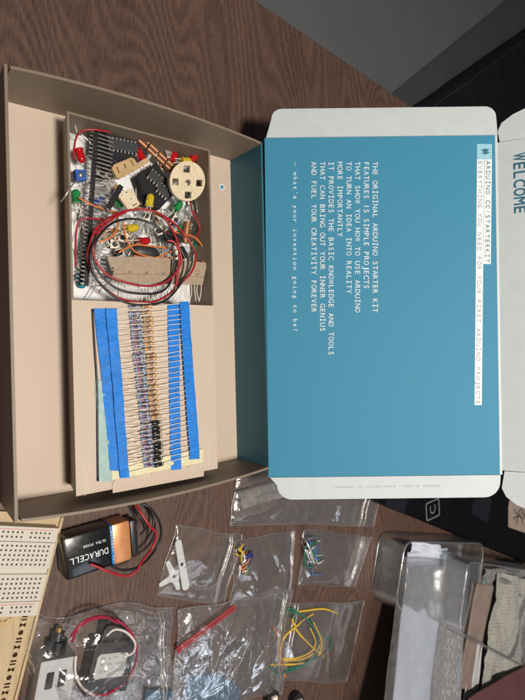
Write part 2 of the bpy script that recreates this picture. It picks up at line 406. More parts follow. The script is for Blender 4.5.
obj('label_dot', dot, M_PAPER, tray, False, True)
dot = bmesh.new(); add_cyl(dot, (pd.x, pd.y, 0.919), (pd.x, pd.y, 0.923), 0.16, n=24)
obj('label_dot_centre', dot, M_TEAL, tray, False, True)

# lid: a panel turned back about the hinge, rising to the right
LD = Vector((0.7806, -0.012, 0.625)).normalized(); LO = Vector((X1 + 0.10, 0, HB + 0.05)); LY = Vector((0.010, 1, 0)); LY = (LY - LD * LY.dot(LD)).normalized(); LN = LD.cross(LY)
def LP(px, py):
    """pixel -> lid plane coordinates"""
    d = RW @ Vector(((px - 262.5) / FP, (350 - py) / FP, -1)); o = Vector((0, 0, CH))
    t = (LO - o).dot(LN) / d.dot(LN); q = o + d * t - LO
    return q.dot(LD), q.dot(LY)
def LM(off=0.0): m = Matrix((LD, LY, LN)).transposed().to_4x4(); m.translation = LO + LN * off; return m
def lidobj(name, loops, th, off, m, parent, tilt=None, bev=0.0, smooth=False):
    bm = plate_mesh(loops, th, bev)
    if tilt:
        o, ax, ang = tilt; bmesh.ops.rotate(bm, verts=bm.verts, cent=o, matrix=Matrix.Rotation(rad(ang), 3, ax))
    bmesh.ops.transform(bm, matrix=LM(off), verts=bm.verts)
    return obj(name, bm, m, parent, smooth, True)
u0, vt = LP(267, 138); u1, vb = LP(502, 474.5)
u0 = 0.0
lid = lidobj('lid', [[(u0, vb), (u1, vb), (u1, vt), (u0, vt)]], 0.12, -0.12, M_TEAL, kit)
# white margin at the fold lines
def strip(a, b, c, d): return [(a, b), (c, b), (c, d), (a, d)]
lidobj('fold_edge', [strip(u1 - 0.16, vb, u1 + 0.02, vt)], 0.01, 0.002, M_WHITE, lid)
# top side flap and bottom side flap
ftl = LP(277, 107); ftr = LP(504, 110)
def flap(x0, x1, y0, h, r0, slope, sg):
    pts = [(x0, y0)]
    for i in range(7):
        a = rad(90 * i / 6); pts.append((x0 + slope + r0 * (1 - math.cos(a)), y0 + sg * (h - r0 + r0 * math.sin(a))))
    for i in range(7):
        a = rad(90 - 90 * i / 6); pts.append((x1 - r0 * (1 - math.cos(a)), y0 + sg * (h - r0 + r0 * math.sin(a))))
    pts.append((x1, y0)); return pts if sg < 0 else list(reversed(pts))
ft = lidobj('side_flap', [flap(u0 + 0.12, u1 + 0.05, vt + 0.02, ftl[1] - vt, 0.75, 0.42, 1)], 0.12, -0.12, M_WHITE, lid, (Vector((0, vt, 0)), 'X', -8))
fb2 = lidobj('side_flap', [flap(u0 + 0.12, u1 - 0.1, vb - 0.02, vb - LP(300, 500)[1], 1.1, 0.5, -1)], 0.12, -0.12, M_WHITE, lid, (Vector((0, vb, 0)), 'X', 7))
# tuck flap on the right, with its own ears
tf_w = 4.6
tf = lidobj('tuck_flap', [[(u1 + 0.06, vb + 0.3), (u1 + tf_w, vb + 0.3), (u1 + tf_w, vt - 0.55), (u1 + 0.06, vt - 0.55)]], 0.12, -0.12, M_WHITE, lid, (Vector((u1 + 0.04, 0, 0)), 'Y', -24))
ear = [(u1 + 0.22, vt - 0.5), (u1 + 0.1, vt + 0.3), (u1 + 0.35, vt + 0.85), (u1 + 1.1, vt + 1.35), (u1 + 2.2, vt + 1.75), (u1 + tf_w, vt + 2.1), (u1 + tf_w, vt - 0.5)]
lidobj('tuck_ear', [list(reversed(ear))], 0.12, -0.12, M_WHITE, lid, (Vector((u1 + 0.04, 0, 0)), 'Y', -21))
ear = [(u1 + 0.22, vb + 0.25), (u1 + 0.02, vb - 1.0), (u1 + 0.3, vb - 1.6), (u1 + 1.0, vb - 2.15), (u1 + 2.2, vb - 2.55), (u1 + tf_w, vb - 2.7), (u1 + tf_w, vb + 0.25)]
lidobj('tuck_ear', [ear], 0.12, -0.12, M_WHITE, lid, (Vector((u1 + 0.04, 0, 0)), 'Y', -21))

# the printing on the lid
def lid_text(lines, capx, advpx, m, nm, skew=0.0):
    for s, px, py0 in lines:
        bm = bmesh.new()
        a = Vector(LP(px - capx / 2, py0)); b = Vector(LP(px - capx / 2 + skew * 10, py0 + 10)); c = Vector(LP(px + capx / 2, py0))
        sc = (b - a).length / 10
        M = LM(0.028) @ frame(Vector((a.x, a.y, 0)), (b.x - a.x, b.y - a.y, 0), (1, 0, 0))
        add_text(bm, s, (c - a).length, advpx * sc, M)
        obj(nm, bm, m, lid, False, True)
lid_text([('THE ORIGINAL ARDUINO STARTER KIT', 375.2, 161.5), ('FEATURES 15 SIMPLE PROJECTS', 366.4, 161.5), ('THAT SHOW YOU HOW TO USE ARDUINO', 357.6, 161.5),
              ('TO TURN AN IDEA INTO REALITY', 349, 161.5), ('MORE IMPORTANTLY', 340, 161.5), ('IT PROVIDES THE BASIC KNOWLEDGE AND TOOLS', 331.2, 161.5),
              ('THAT CAN BRING OUT YOUR INNER GENIUS', 322.6, 161.5), ('AND FUEL YOUR CREATIVITY FOREVER', 314, 161.5)], 5.3, 4.72, M_INK_W, 'text_line')
lid_text([("— what's your invention going to be?", 295.5, 162)], 4.6, 4.72, M_INK_W, 'text_line')
def lrect(x0, y0, x1, y1, dx=0.0):
    p = [LP(x0, y0), LP(x1, y0), LP(x1 + dx, y1), LP(x0 + dx, y1)]; return [tuple(q) for q in reversed(p)]
lidobj('title_band', [lrect(484.6, 159.2, 491.9, 264, -1.2)], 0.004, 0.003, M_INK_W, lid)
lidobj('title_band', [lrect(477, 159.2, 484.2, 405, -2.5)], 0.004, 0.003, M_INK_W, lid)
lidobj('emblem_square', [lrect(477, 144, 491.9, 159)], 0.004, 0.003, M_LTEAL, lid)
lidobj('emblem_bolt', [[LP(x, y) for x, y in ((481, 150), (485, 148.5), (489.5, 149.5), (487, 151.5), (489.8, 152.6), (485.5, 154.6), (481, 153.4), (484, 152.3))][::-1]], 0.003, 0.009, M_INK_T, lid)
lid_text([('ARDUINO.CC/STARTERKIT', 488.3, 160.5)], 4.4, 4.88, M_INK_T, 'title_text', -0.0108)
lid_text([('EVERYTHING YOU NEED FOR YOUR FIRST ARDUINO PROJECTS', 480.5, 160.5)], 4.2, 4.77, M_INK_G, 'title_text', -0.0102)
# WELCOME, printed on the tuck flap
tx = bmesh.new()
TM = LM(0.0) @ Matrix.Translation((u1 + 0.04, 0, 0)) @ Matrix.Rotation(rad(-24), 4, 'Y') @ Matrix.Translation((-u1 - 0.04, 0, 0))
a = LP(511.6, 155.5); b = LP(511.6, 216)
for k, (ox, oy) in enumerate(((0, 0), (0.03, 0), (0, -0.04), (0.03, -0.04), (0.015, -0.02))):
    add_text(tx, 'WELCOME', 0.80, (a[1] - b[1]) / 7, TM @ frame(Vector((a[0] + ox, a[1] + oy, 0.02 + 0.002 * k)), (0, -1, 0), (1, 0, 0)))
obj('welcome_text', tx, M_INK_T, lid, False, True)
tx = bmesh.new()
FM = LM(0.0) @ Matrix.Translation((0, vb, 0)) @ Matrix.Rotation(rad(7), 4, 'X') @ Matrix.Translation((0, -vb, 0))
a = LP(440, 485.2); b = LP(335, 485.2)
s = 'DESIGNED IN ITALY - PLEASE RECYCLE ALL PACKAGING'
add_text(tx, s, 0.17, (a[0] - b[0]) / len(s), FM @ frame(Vector((a[0], a[1], 0.01)), (-1, 0, 0), (0, -1, 0)))
obj('recycling_text', tx, M_INK_G, lid, False, True)

# ------------------------------------------------------------ the inner tray
I0, I1, J0, J1, HI = 9.75, 19.6, -8.2, 14.2, 3.6
it = thing('inner_tray', 'inner card tray with one open compartment and a flat platform below it', 'tray', ((I0 + I1) / 2, (J0 + J1) / 2, 0.92))
JD = P(140, 303, HI).y                       # where compartment ends
obj('compartment_floor', box(((I0 + I1) / 2 + 0.45, (JD + J1) / 2, 1.0), (I1 - I0 - 0.9, J1 - JD - 0.1, 0.06)), M_PAPER, it, False, True)
def tw(x0, y0, x1, y1, z0=0.93, z1=HI):
    bm = bmesh.new(); vs = add_box(bm, ((x0 + x1) / 2, (y0 + y1) / 2, (z0 + z1) / 2), (x1 - x0, y1 - y0, z1 - z0))
    for f in bm.faces:
        if f.normal.z > 0.5: f.material_index = 1
    if x1 - x0 > 2:
        for v in bm.verts:
            if v.co.z < 1.1 and v.co.x < 12: v.co.x += P(66, 300, 0.93).x - I0
    return bm
t2 = 0.13
def lean(x0, x1, dx):
    bm = tw(x0, J0, x1, J1)
    for v in bm.verts:
        if v.co.z < 1.1: v.co.x += dx
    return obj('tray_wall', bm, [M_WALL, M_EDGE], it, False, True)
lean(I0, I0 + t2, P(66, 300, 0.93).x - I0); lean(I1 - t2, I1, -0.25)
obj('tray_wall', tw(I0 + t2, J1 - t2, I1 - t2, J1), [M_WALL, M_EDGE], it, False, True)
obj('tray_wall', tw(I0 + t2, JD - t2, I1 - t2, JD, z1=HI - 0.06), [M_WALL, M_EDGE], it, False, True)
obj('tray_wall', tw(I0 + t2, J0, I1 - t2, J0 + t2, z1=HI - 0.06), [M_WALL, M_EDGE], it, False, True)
plat = obj('platform', box(((I0 + I1) / 2 + 0.0, (JD + J0) / 2 - 0.02, HI), (I1 - I0 + 0.02, JD - J0 + 0.1, 0.09), None, 0.03), M_KRAFT, it, False, True)
M_SLIT = mat('pressed_line', (0.72, 0.66, 0.60), 0.6)
for pts in ([(85, 496), (84, 470), (82, 464), (84, 461), (88, 461), (90, 464), (87.5, 470), (88, 494)], [(208, 470), (208, 450), (203, 443), (205, 440), (209, 440), (211, 445), (209, 451)], [(85, 309), (92, 309), (92, 314), (85, 314), (85, 309)]):
    obj('press_mark', tube([P(x, y, HI + 0.05) for x, y in pts], 0.018, 6), M_SLIT, it, True, True)

# ------------------------------------------------------------ resistors on blue tape
ZT = HI + 0.06
def res_body(col, bands, n=12):
    pass
BM_RES = [mat('blue_film_resistor', lin((130, 158, 190)), 0.4, var=0.06), mat('tan_carbon_resistor', lin((200, 172, 135)), 0.4, var=0.06), mat('black_diode', (0.015, 0.014, 0.014), 0.3)]
BANDM = [mat('band_' + n, c, 0.4) for n, c in (('brown', lin((105, 55, 30))), ('red', lin((170, 40, 30))), ('gold', lin((180, 130, 40))), ('black', lin((30, 28, 28))), ('orange', lin((215, 110, 40))), ('cream', lin((215, 205, 180))))]
def resistor_meshes(kind, bands, length, r):
    bm = bmesh.new(); h = length / 2
    if kind < 2: prof = [(-h, r * 0.5), (-h * 0.92, r * 0.92), (-h * 0.75, r), (-h * 0.55, r * 0.95), (-h * 0.45, r * 0.78), (h * 0.45, r * 0.78), (h * 0.55, r * 0.95), (h * 0.75, r), (h * 0.92, r * 0.92), (h, r * 0.5)]
    else: prof = [(-h, r * 0.85), (-h * 0.95, r), (h * 0.95, r), (h, r * 0.85)]
    add_lathe(bm, prof, 12)
    body = bpy.data.meshes.new('resistor'); bm.to_mesh(body); bm.free()
    for p in body.polygons: p.use_smooth = True
    body.materials.append(BM_RES[kind])
    bs = bpy.data.meshes.new('colour_bands'); bm = bmesh.new()
    pos = ([-0.66, -0.3, -0.05, 0.2, 0.66] if kind == 0 else [-0.66, -0.25, 0.05, 0.62]) if kind < 2 else [0.72]
    for i, x in enumerate(pos):
        rr = (r * 0.99 if abs(x) > 0.5 else r * 0.80) + 0.004
        if kind == 2: rr = r + 0.004
        n0 = len(bm.faces); add_lathe(bm, [((x - 0.075) * h, rr), ((x + 0.075) * h, rr)], 12)
        bm.faces.ensure_lookup_table()
        for f in bm.faces[n0:]: f.material_index = i % len(bands)
    bm.to_mesh(bs); bm.free()
    for b in bands: bs.materials.append(BANDM[b])
    return body, bs
KINDS = [resistor_meshes(0, (0, 3, 3, 1, 0), 0.74, 0.125), resistor_meshes(0, (1, 1, 3, 0, 0), 0.74, 0.125), resistor_meshes(1, (0, 3, 1, 2), 0.70, 0.12),
         resistor_meshes(1, (4, 0, 0, 2), 0.70, 0.12), resistor_meshes(2, (5,), 0.60, 0.125)]
def tape(parent, q, z, seg=26, name='paper_tape', m=M_BLUE, amp=0.05):
    """q: px corners TL, TR, BR, BL; wavy top"""
    c = [P(x, y, z) for x, y in q]; sd = random.random() * 50
    def f(u, v, dz):
        a = c[0].lerp(c[3], u); b = c[1].lerp(c[2], u); p = a.lerp(b, v)
        w = noise.noise(Vector((u * 8, v * 0.5, sd))) * amp + amp * 0.7 * abs(math.sin(u * math.pi * 9 + sd))
        e = noise.noise(Vector((u * 5, 7, sd + (3 if v > 0.5 else 0)))) * 0.05
        return p + Vector((e, 0, max(0, w) + dz))
    bm = grid(90, 6, lambda u, v: f(u, v, 0.05)); bm2 = grid(90, 6, lambda u, v: f(u, v, 0.0))
    me = bpy.data.meshes.new('t'); bm2.to_mesh(me); bm2.free(); bm.from_mesh(me); bpy.data.meshes.remove(me)
    bmesh.ops.recalc_face_normals(bm, faces=bm.faces)
    return obj(name, bm, m, parent, True, True)
def rstrip(label, TL, TR, z, rows, bodyline, kinds, jit):
    """TL, TR: tape quads; leads run between them"""
    o0 = P(TL[0][0], TL[0][1], ZT)
    root = thing('resistor_strip', label, 'resistor strip', (o0.x, o0.y, ZT), group='resistor strips on blue paper tape')
    tape(root, TL, z); tape(root, TR, z)
    if z > ZT + 0.1: pass
    n = rows
    for i in range(n):
        t = 0.012 + 0.965 * i / (n - 1) + random.uniform(-jit, jit)
        t = min(0.99, max(0.005, t))
        def at(q, s): 
            a = Vector(q[0]).lerp(Vector(q[3]), t); b = Vector(q[1]).lerp(Vector(q[2]), t); return a.lerp(b, s)
        l = at(TL, 0.55); r = at(TR, 0.45)
        zz = z + 0.10 + random.uniform(0, 0.05)
        bl = Vector(bodyline[0]).lerp(Vector(bodyline[1]), t); s = (bl.x - l.x) / (r.x - l.x) + random.uniform(-0.014, 0.014)
        c = l.lerp(r, s) + Vector((0, random.uniform(-0.5, 0.5)))
        lw, cw, rw = P(l.x, l.y, z + 0.01), P(c.x, c.y, zz + 0.04), P(r.x, r.y, z + 0.01)
        k = kinds(i, n); body, bs = KINDS[k]
        b = link(bpy.data.objects.new('resistor' if k < 4 else 'diode', body)); b.parent = root
        b.location = cw - root.location
        ang = math.atan2(rw.y - lw.y, rw.x - lw.x); b.rotation_euler = (random.uniform(0, 6), 0, ang)
        ba = link(bpy.data.objects.new('colour_band', bs)); ba.parent = b
        R = Matrix.Translation(cw) @ b.rotation_euler.to_matrix().to_4x4(); Ri = R.inverted()
        bm = bmesh.new()
        for end, sg in ((lw, -1), (rw, 1)):
            e = Ri @ end; st = Vector((sg * 0.34, 0, 0)); mid = st.lerp(e, 0.5) + Vector((0, random.uniform(-0.04, 0.04), random.uniform(-0.02, 0.02)))
            add_tube(bm, crom([st, st.lerp(mid, 0.3), mid, e], 4), 0.021, 6)
        obj('lead', bm, M_LEAD, b, True)
    return root
TLa = [(94, 308.6), (106.5, 308.6), (119.5, 471), (110, 470)]; TRa = [(167, 304), (178.5, 304.5), (180.5, 469), (170.6, 470)]
TLb = [(105.5, 308.6), (116, 308.6), (129, 477.5), (120, 478)]; TRb = [(179, 302), (188, 301.4), (199.4, 458.6), (189.5, 459.5)]
tape_bk = P(96, 310, ZT)
# pale paper tapes and dark strip hidden under the blue ones
pt = thing('pale_tape_strip', 'pale green paper tape peeking out left of the blue tapes', 'paper tape', (tape_bk.x, tape_bk.y, ZT))
tape(pt, [(95, 380), (103, 380), (112, 481), (98, 482)], ZT - 0.01, m=mat('pale_green_paper', lin((160, 185, 180)), 0.7, var=0.12, vscale=3), amp=0.04)
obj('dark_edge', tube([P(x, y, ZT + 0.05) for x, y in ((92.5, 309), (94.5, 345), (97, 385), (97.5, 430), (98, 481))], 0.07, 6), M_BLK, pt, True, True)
# brown card with cream tape along the bottom
cc = P(150, 480, ZT)
cs = thing('component_card', 'brown card strip with cream tape under the lower end of the blue tapes', 'card strip', (cc.x, cc.y, ZT))
def pxplate(loops, z, th, bev=0.0):
    pts = [[(P(x, y, z).x, P(x, y, z).y) for x, y in L] for L in loops]
    bm = plate_mesh(pts, th, bev); bmesh.ops.translate(bm, verts=bm.verts, vec=(0, 0, z)); return bm
notch = [(111, 471), (203, 453), (203.5, 476), (112.5, 493), (112, 483), (114, 481), (112.5, 478)]
obj('card', pxplate([notch], ZT, 0.05), M_KRAFT, cs, False, True)
obj('cream_tape', pxplate([[(112, 466), (203, 449), (203, 462), (112, 480)]], ZT + 0.055, 0.02), mat('cream_tape', lin((212, 205, 165)), 0.55, var=0.08, vscale=3), cs, False, True)
for k in range(5):
    h = P(117 + 18 * k, 481 - 3.35 * k, ZT + 0.08); bm = bmesh.new(); add_cyl(bm, h - Vector((0, 0, 0.01)), h + Vector((0, 0, 0.005)), 0.13, n=18)
    obj('sprocket_hole', bm, M_KRAFT, cs, False, True)
rstrip('lower resistor strip between the outer left and inner right blue tapes, mostly pale blue bodies', TLa, TRa, ZT + 0.02, 42, ((134.5, 0), (150, 0)), lambda i, n: random.choice((0, 1)), 0.006)
rstrip('upper resistor strip with tan bodies and black diodes near its lower end', TLb, TRb, ZT + 0.17, 31, ((147, 0), (159, 0)), lambda i, n: 4 if i >= n - 9 else random.choice((2, 3)), 0.004)

# ------------------------------------------------------------ parts in the compartment
def rotm(ax, ay, az): return Matrix.Rotation(rad(az), 4, 'Z') @ Matrix.Rotation(rad(ay), 4, 'Y') @ Matrix.Rotation(rad(ax), 4, 'X')
def led_parts():
    bm = bmesh.new(); add_lathe(bm, [(-0.43, 0.29), (-0.33, 0.29), (-0.33, 0.25), (0.18, 0.245), (0.28, 0.225), (0.36, 0.17), (0.41, 0.09), (0.43, 0.01)], 18)
    lens = bpy.data.meshes.new('lens'); bm.to_mesh(lens); bm.free()
    for p in lens.polygons: p.use_smooth = True
    lens.set_sharp_from_angle(angle=rad(35))
    lm = []
    for s in (-1, 1):
        bm = bmesh.new(); L = 1.9 if s < 0 else 1.6
        add_tube(bm, crom([(-0.42, s * 0.12, 0), (-0.9, s * 0.14, 0.02), (-1.3, s * 0.22, -0.08), (-0.4 - L, s * 0.3, -0.25)], 4), 0.028, 6)
        m = bpy.data.meshes.new('lead'); bm.to_mesh(m); bm.free(); m.materials.append(M_LEAD)
        for p in m.polygons: p.use_smooth = True
        lm.append(m)
    return lens, lm
LENS, LEADS = led_parts(); _lens = {}
def led(color, px, py, z, az, ay=0, label=None, group='light emitting diodes in the compartment', sc=1.0):
    if color not in _lens:
        m = LENS.copy(); m.materials.clear(); m.materials.append(LED[color]); _lens[color] = m
    t = thing('led', label, 'led', P(px, py, z), (0, rad(ay), rad(az)), group); t.scale = (sc, sc, sc)
    for n, m in (('lens', _lens[color]), ('lead', LEADS[0]), ('lead', LEADS[1])):
        o = link(bpy.data.objects.new(n, m)); o.parent = t
    return t
led('red', 80.5, 156, 2.5, -75, 0, 'red led at the far left beside the pin header')
led('red', 194.5, 157, 2.2, 50, -10, 'red led in the top right corner of the compartment')
led('red', 173.5, 157, 1.9, 60, 0, 'red led right of the copper strip, left of the corner one')
led('red', 140, 154, 1.8, 120, 0, 'dark red led between the chip foam and the copper strip')
led('red', 198, 215, 1.9, 100, 0, 'red led under the right side of the wooden disc')
led('red', 144.5, 241, 2.3, 15, 10, 'red led inside the wire loops above the dark capsule')
led('red', 96, 232, 1.6, 200, 0, 'red led under the middle of the long pin header')
led('yellow', 150, 200, 2.9, 85, -12, 'yellow led lying on the lower end of the chip foam')
led('yellow', 186.5, 161, 2.1, 10, 0, 'yellow led just above the wooden disc')
led('yellow', 132.5, 228, 2.2, 15, 0, 'yellow led inside the wire loops, left half')
led('green', 76.5, 196, 2.1, 95, 0, 'green led at the left wall below the blue trimmer')
led('green', 118.5, 202, 2.0, -60, 0, 'green led left of the pale slotted tag')
led('green', 178.5, 206, 2.2, 55, 0, 'green led left below the wooden disc')
led('green', 196, 244, 1.7, 90, 0, 'green led near the right wall beside the cable end')
led('green', 183, 228, 1.8, 10, 0, 'green led left of the little copper tube')
led('blue', 98, 201, 1.5, 20, 0, 'blue led under the pin header next to orange wires')
for px, py, az in ((104, 156, 80), (112, 185, 20), (84, 214, 80), (102, 206, 40), (118, 228, 100), (178, 166, 60), (170, 200, -20), (182, 214, 30), (140, 212, 10), (152, 222, 60), (164, 238, 80), (192, 226, 20), (126, 246, 70), (138, 232, 40), (110, 215, 30), (106, 262, 70), (125, 218, 10), (100, 248, 45), (134, 246, 10), (176, 218, 70), (196, 200, 100), (168, 230, 10), (170, 212, 20), (190, 210, 80), (162, 226, -40), (140, 222, 60), (186, 222, 150), (176, 236, -20), (120, 236, 30), (155, 238, 200), (172, 250, 90), (198, 232, 60), (104, 190, 10), (112, 242, 110), (128, 250, -70), (190, 190, 10), (165, 245, 10), (150, 228, 100), (186, 252, 60), (160, 250, 30)):
    led('clear', px, py, random.uniform(0.9, 1.7), az, random.uniform(-25, 25), 'one of many clear leds heaped loose in the compartment')

# long male pin headers
def header(label, pts, z, npin, lleft, lright):
    a = P(*pts[0], z); b = P(*pts[1], z); d = (b - a).normalized(); nrm = Vector((-d.y, d.x, 0))
    if nrm.x < 0: nrm = -nrm
    root = thing('pin_header', label, 'pin header', a)
    bm = bmesh.new(); L = (b - a).length
    body_M = frame(a, d, (-nrm.x, -nrm.y, 0))
    for k in range(npin):
        add_box(bm, ((k + 0.5) * L / npin, 0, 0), (L / npin * 0.97, 0.26, 0.25), body_M, 0.03)
    obj('header_body', bm, M_BLK, root, False, True)
    for k in range(npin):
        c = a + d * ((k + 0.5) * L / npin); j = Vector((0, 0, random.uniform(-0.01, 0.01)))
        bm = bmesh.new(); M = frame(c + j, nrm, d)
        add_box(bm, ((lright - lleft) / 2, 0, 0), (lleft + lright, 0.065, 0.065), M)
        obj('pin', bm, M_PIN, root, False, True)
header('long black pin header standing along the left wall, pins to the right', ((96, 131), (86, 286)), 2.75, 38, 0.35, 1.15)
header('short black pin header behind the long one by the left wall', ((90, 215), (80, 283)), 1.7, 17, 0.3, 0.6)
# white paper edge / blue tape beneath
bk = bmesh.new(); add_box(bk, (0, 0, 0), (0.62, 0.66, 0.5), None, 0.05)
tr = thing('trimmer', 'small blue trimmer block by the left wall', 'trimmer', P(79.5, 176, 2.1), (0, 0, rad(8)))
obj('housing', bk, mat('blue_housing', (0.02, 0.10, 0.42), 0.35), tr)
bm = bmesh.new(); add_cyl(bm, (0, 0, 0.25), (0, 0, 0.30), 0.17, n=18); kn = obj('screw', bm, M_PIN, tr, True)
pz = thing('teal_capacitor', 'two small teal discs at the lower left corner of the compartment', 'capacitor', P(80, 281, 1.5))
for dx, dy in ((0, 0.25), (0.1, -0.2)):
    bm = bmesh.new(); add_lathe(bm, [(-0.12, 0.1), (-0.1, 0.22), (0, 0.27), (0.1, 0.22), (0.12, 0.1)], 18, Matrix.Translation((dx, dy, 0)) @ rotm(0, 70, 20)); obj('disc', bm, mat('teal_ceramic', (0.01, 0.22, 0.30), 0.3), pz, True)

# chips in black foam
def chip(px, py, z, az, npin, label, w=0.62):
    t = thing('chip', label, 'chip', P(px, py, z), (0, 0, rad(az)), 'chips pressed into black foam')
    L = npin * 0.254
    obj('chip_body', box((0, 0, 0.16), (L, w * 0.8, 0.30), None, 0.04), M_CHIP, t)
    for s in (-1, 1):
        for k in range(npin):
            x = (k + 0.5 - npin / 2) * 0.254
            bm = bmesh.new(); add_box(bm, (x, s * (w * 0.4 + 0.06), 0.2), (0.13, 0.16, 0.04)); add_box(bm, (x, s * (w * 0.4 + 0.13), 0.07), (0.08, 0.04, 0.28)); obj('pin', bm, M_PIN, t)
def foam(pxs, z, th, label):
    pts = [P(x, y, z) for x, y in pxs]; c = sum(pts, Vector()) / len(pts)
    bm = plate_mesh([[(p.x, p.y) for p in pts][::-1]], th, 0.06); bmesh.ops.translate(bm, verts=bm.verts, vec=(0, 0, z - th))
    tag(obj('foam_block', bm, M_FOAM, None, 'auto', True), label, 'foam block')
foam([(97, 131), (133, 134), (136.5, 165), (106, 170), (92, 150)], 2.25, 0.6, 'black foam block at the top left behind the pin header')
chip(121.5, 147, 2.25, 3, 8, 'long chip on the upper left foam block', 0.75)
foam([(137, 176), (157, 162), (176, 192), (160, 209), (147, 205)], 2.3, 0.6, 'black foam block left of the wooden disc')
chip(153.5, 178.5, 2.3, -33, 4, 'upper of two small chips on the tilted foam block', 0.7)
chip(162, 192, 2.3, -33, 4, 'lower of two small chips on the tilted foam block', 0.7)

# wooden laser-cut pieces
def pxply(name, label, loops, z, th, m, cat='wooden part'):
    pts = [[P(x, y, z) for x, y in L] for L in loops]; c = sum(pts[0], Vector()) / len(pts[0])
    root = thing(name, label, cat, (c.x, c.y, z - th))
    bm = plate_mesh([[(p.x, p.y) for p in L] for L in pts], th); bmesh.ops.translate(bm, verts=bm.verts, vec=(0, 0, z - th))
    for f in bm.faces:
        if abs(f.normal.z) < 0.5: f.material_index = 1
    obj('ply_plate', bm, [m, M_BURN], root, False, True); return root
def slot(cx, cy, l, w, ang):
    ca_, sa = math.cos(rad(ang)), math.sin(rad(ang)); return [(cx + x * ca_ - y * sa, cy + x * sa + y * ca_) for x, y in ((-l / 2, -w / 2), (l / 2, -w / 2), (l / 2, w / 2), (-l / 2, w / 2))]
pxply('slotted_tag', 'golden plywood tag with three slots and a long arm, above the pale one', [[(112, 168), (114, 164.5), (131, 157.5), (134, 158.5), (137.5, 164), (147, 158), (149, 162), (139, 168.5), (120, 178.5), (117, 178)], slot(118, 170, 6.5, 1.1, 68), slot(125, 166, 4.5, 1.1, 68), slot(132, 163, 6.5, 1.1, 62)], 3.15, 0.25, M_PLY)
pxply('slotted_tag', 'pale plywood tag with three slots in the middle of the compartment', [[(118, 195), (129.5, 188), (140.5, 204), (129.5, 211.5)], slot(124.5, 193.5, 7, 1.1, -28), slot(129.5, 199.5, 5, 1.1, -28), slot(134, 205, 7, 1.1, -28)], 3.0, 0.22, M_PLYL)
star = []
for i in range(18):
    a = 2 * math.pi * i / 18; r = 3.6 if i % 2 else 2.1; star.append((188 + r * math.cos(a), 182.5 + 1.15 * r * math.sin(a)))
disc = pxply('wooden_disc', 'round pale wooden disc with four square holes and a star hub', [circ(187.5, 181, 17.6, 56, 20), slot(186.8, 169, 6.4, 7, 3), slot(175.5, 181.8, 6.0, 7, 3), slot(199.3, 183, 6, 6.8, 3), slot(188, 195, 6.4, 7, 3), star], 3.3, 0.22, M_PLYL, 'disc')
# notched copper-brown strip
cp = thing('copper_strip', 'copper brown strip of three short tubes lying diagonally near the top', 'tube strip', P(155, 153, 2.2))
A = P(139, 137.5, 2.4); B = P(174, 170, 2.4)
for k in range(4):
    bm = bmesh.new(); a = A.lerp(B, k / 4 + 0.02); b = A.lerp(B, (k + 1) / 4 - 0.02)
    sd = (B - A).cross(Vector((0, 0, 1))).normalized() * 0.17
    add_cyl(bm, a + sd, b + sd, 0.17, n=14); add_cyl(bm, a - sd, b - sd, 0.17, n=14); obj('tube_pair', bm, M_COPPER, cp, 'auto', True)
ct = bmesh.new(); add_cyl(ct, P(187.5, 222, 2.3), P(184.5, 243, 2.1), 0.27, n=18); tag(obj('copper_tube', ct, M_COPPER, None, 'auto', True), 'single short copper tube near the right wall below the disc', 'tube')
for px, py, az, lb in ((161, 144, 40, 'small black transistor beside the copper strip near the top wall'), (195.5, 163.5, -20, 'small black transistor half under the top right of the disc'), (117, 254, 20, 'small black transistor left of the brown card')):
    t = thing('transistor', lb, 'transistor', P(px, py, 1.8), (0, 0, rad(az)))
    bm = bmesh.new(); L = [(0.24 * math.cos(rad(a)), 0.24 * math.sin(rad(a))) for a in range(-40, 221, 20)]
    o = obj('case', plate_mesh([L], 0.45, 0.03), M_BLK, t)
    for k in (-1, 0, 1): obj('lead', tube([(k * 0.12, -0.15, 0.2), (k * 0.14, -0.7, 0.2), (k * 0.3, -1.3, 0.1)], 0.025, 6), M_LEAD, t, True)
# black plug across the header, and dark plugs at the right
def stick(name, label, a, b, z, w, m, cat):
    a = P(*a, z); b = P(*b, z); d = b - a
    bm = bmesh.new(); add_box(bm, (d.length / 2, 0, 0), (d.length, w, w * 0.9), frame(a, d, Vector((0, 0, 1)).cross(d)), 0.05)
    return tag(obj(name, bm, m, None, False, True), label, cat)
stick('black_plug', 'black plug sleeve lying diagonally across the pin header', (121, 186), (107, 210), 3.05, 0.32, M_BLK, 'plug')
stick('black_plug', 'upper black plug sleeve where the wire loops meet at the right', (163, 237), (176, 243), 2.9, 0.36, M_BLK, 'plug')
stick('black_plug', 'middle black plug sleeve where the wire loops meet at the right', (168, 232), (182, 240), 3.15, 0.36, M_BLK, 'plug')
stick('black_plug', 'lowest black plug sleeve pointing down at the right', (180, 247), (186, 258), 2.9, 0.38, M_BLK, 'plug')
bm = bmesh.new(); cpt = P(147, 252, 2.3); add_lathe(bm, [(-1.0, 0.02), (-0.85, 0.3), (-0.4, 0.42), (0.2, 0.44), (0.7, 0.34), (0.95, 0.05)], 20, Matrix.Translation(cpt) @ rotm(0, 0, -4) @ Matrix.Diagonal((1, 1, 0.6, 1)))
tag(obj('dark_capsule', bm, mat('dark_grey_plastic', (0.03, 0.03, 0.033), 0.45, var=0.1), None, True, True), 'dark oval capsule above the brown card strip', 'capsule')

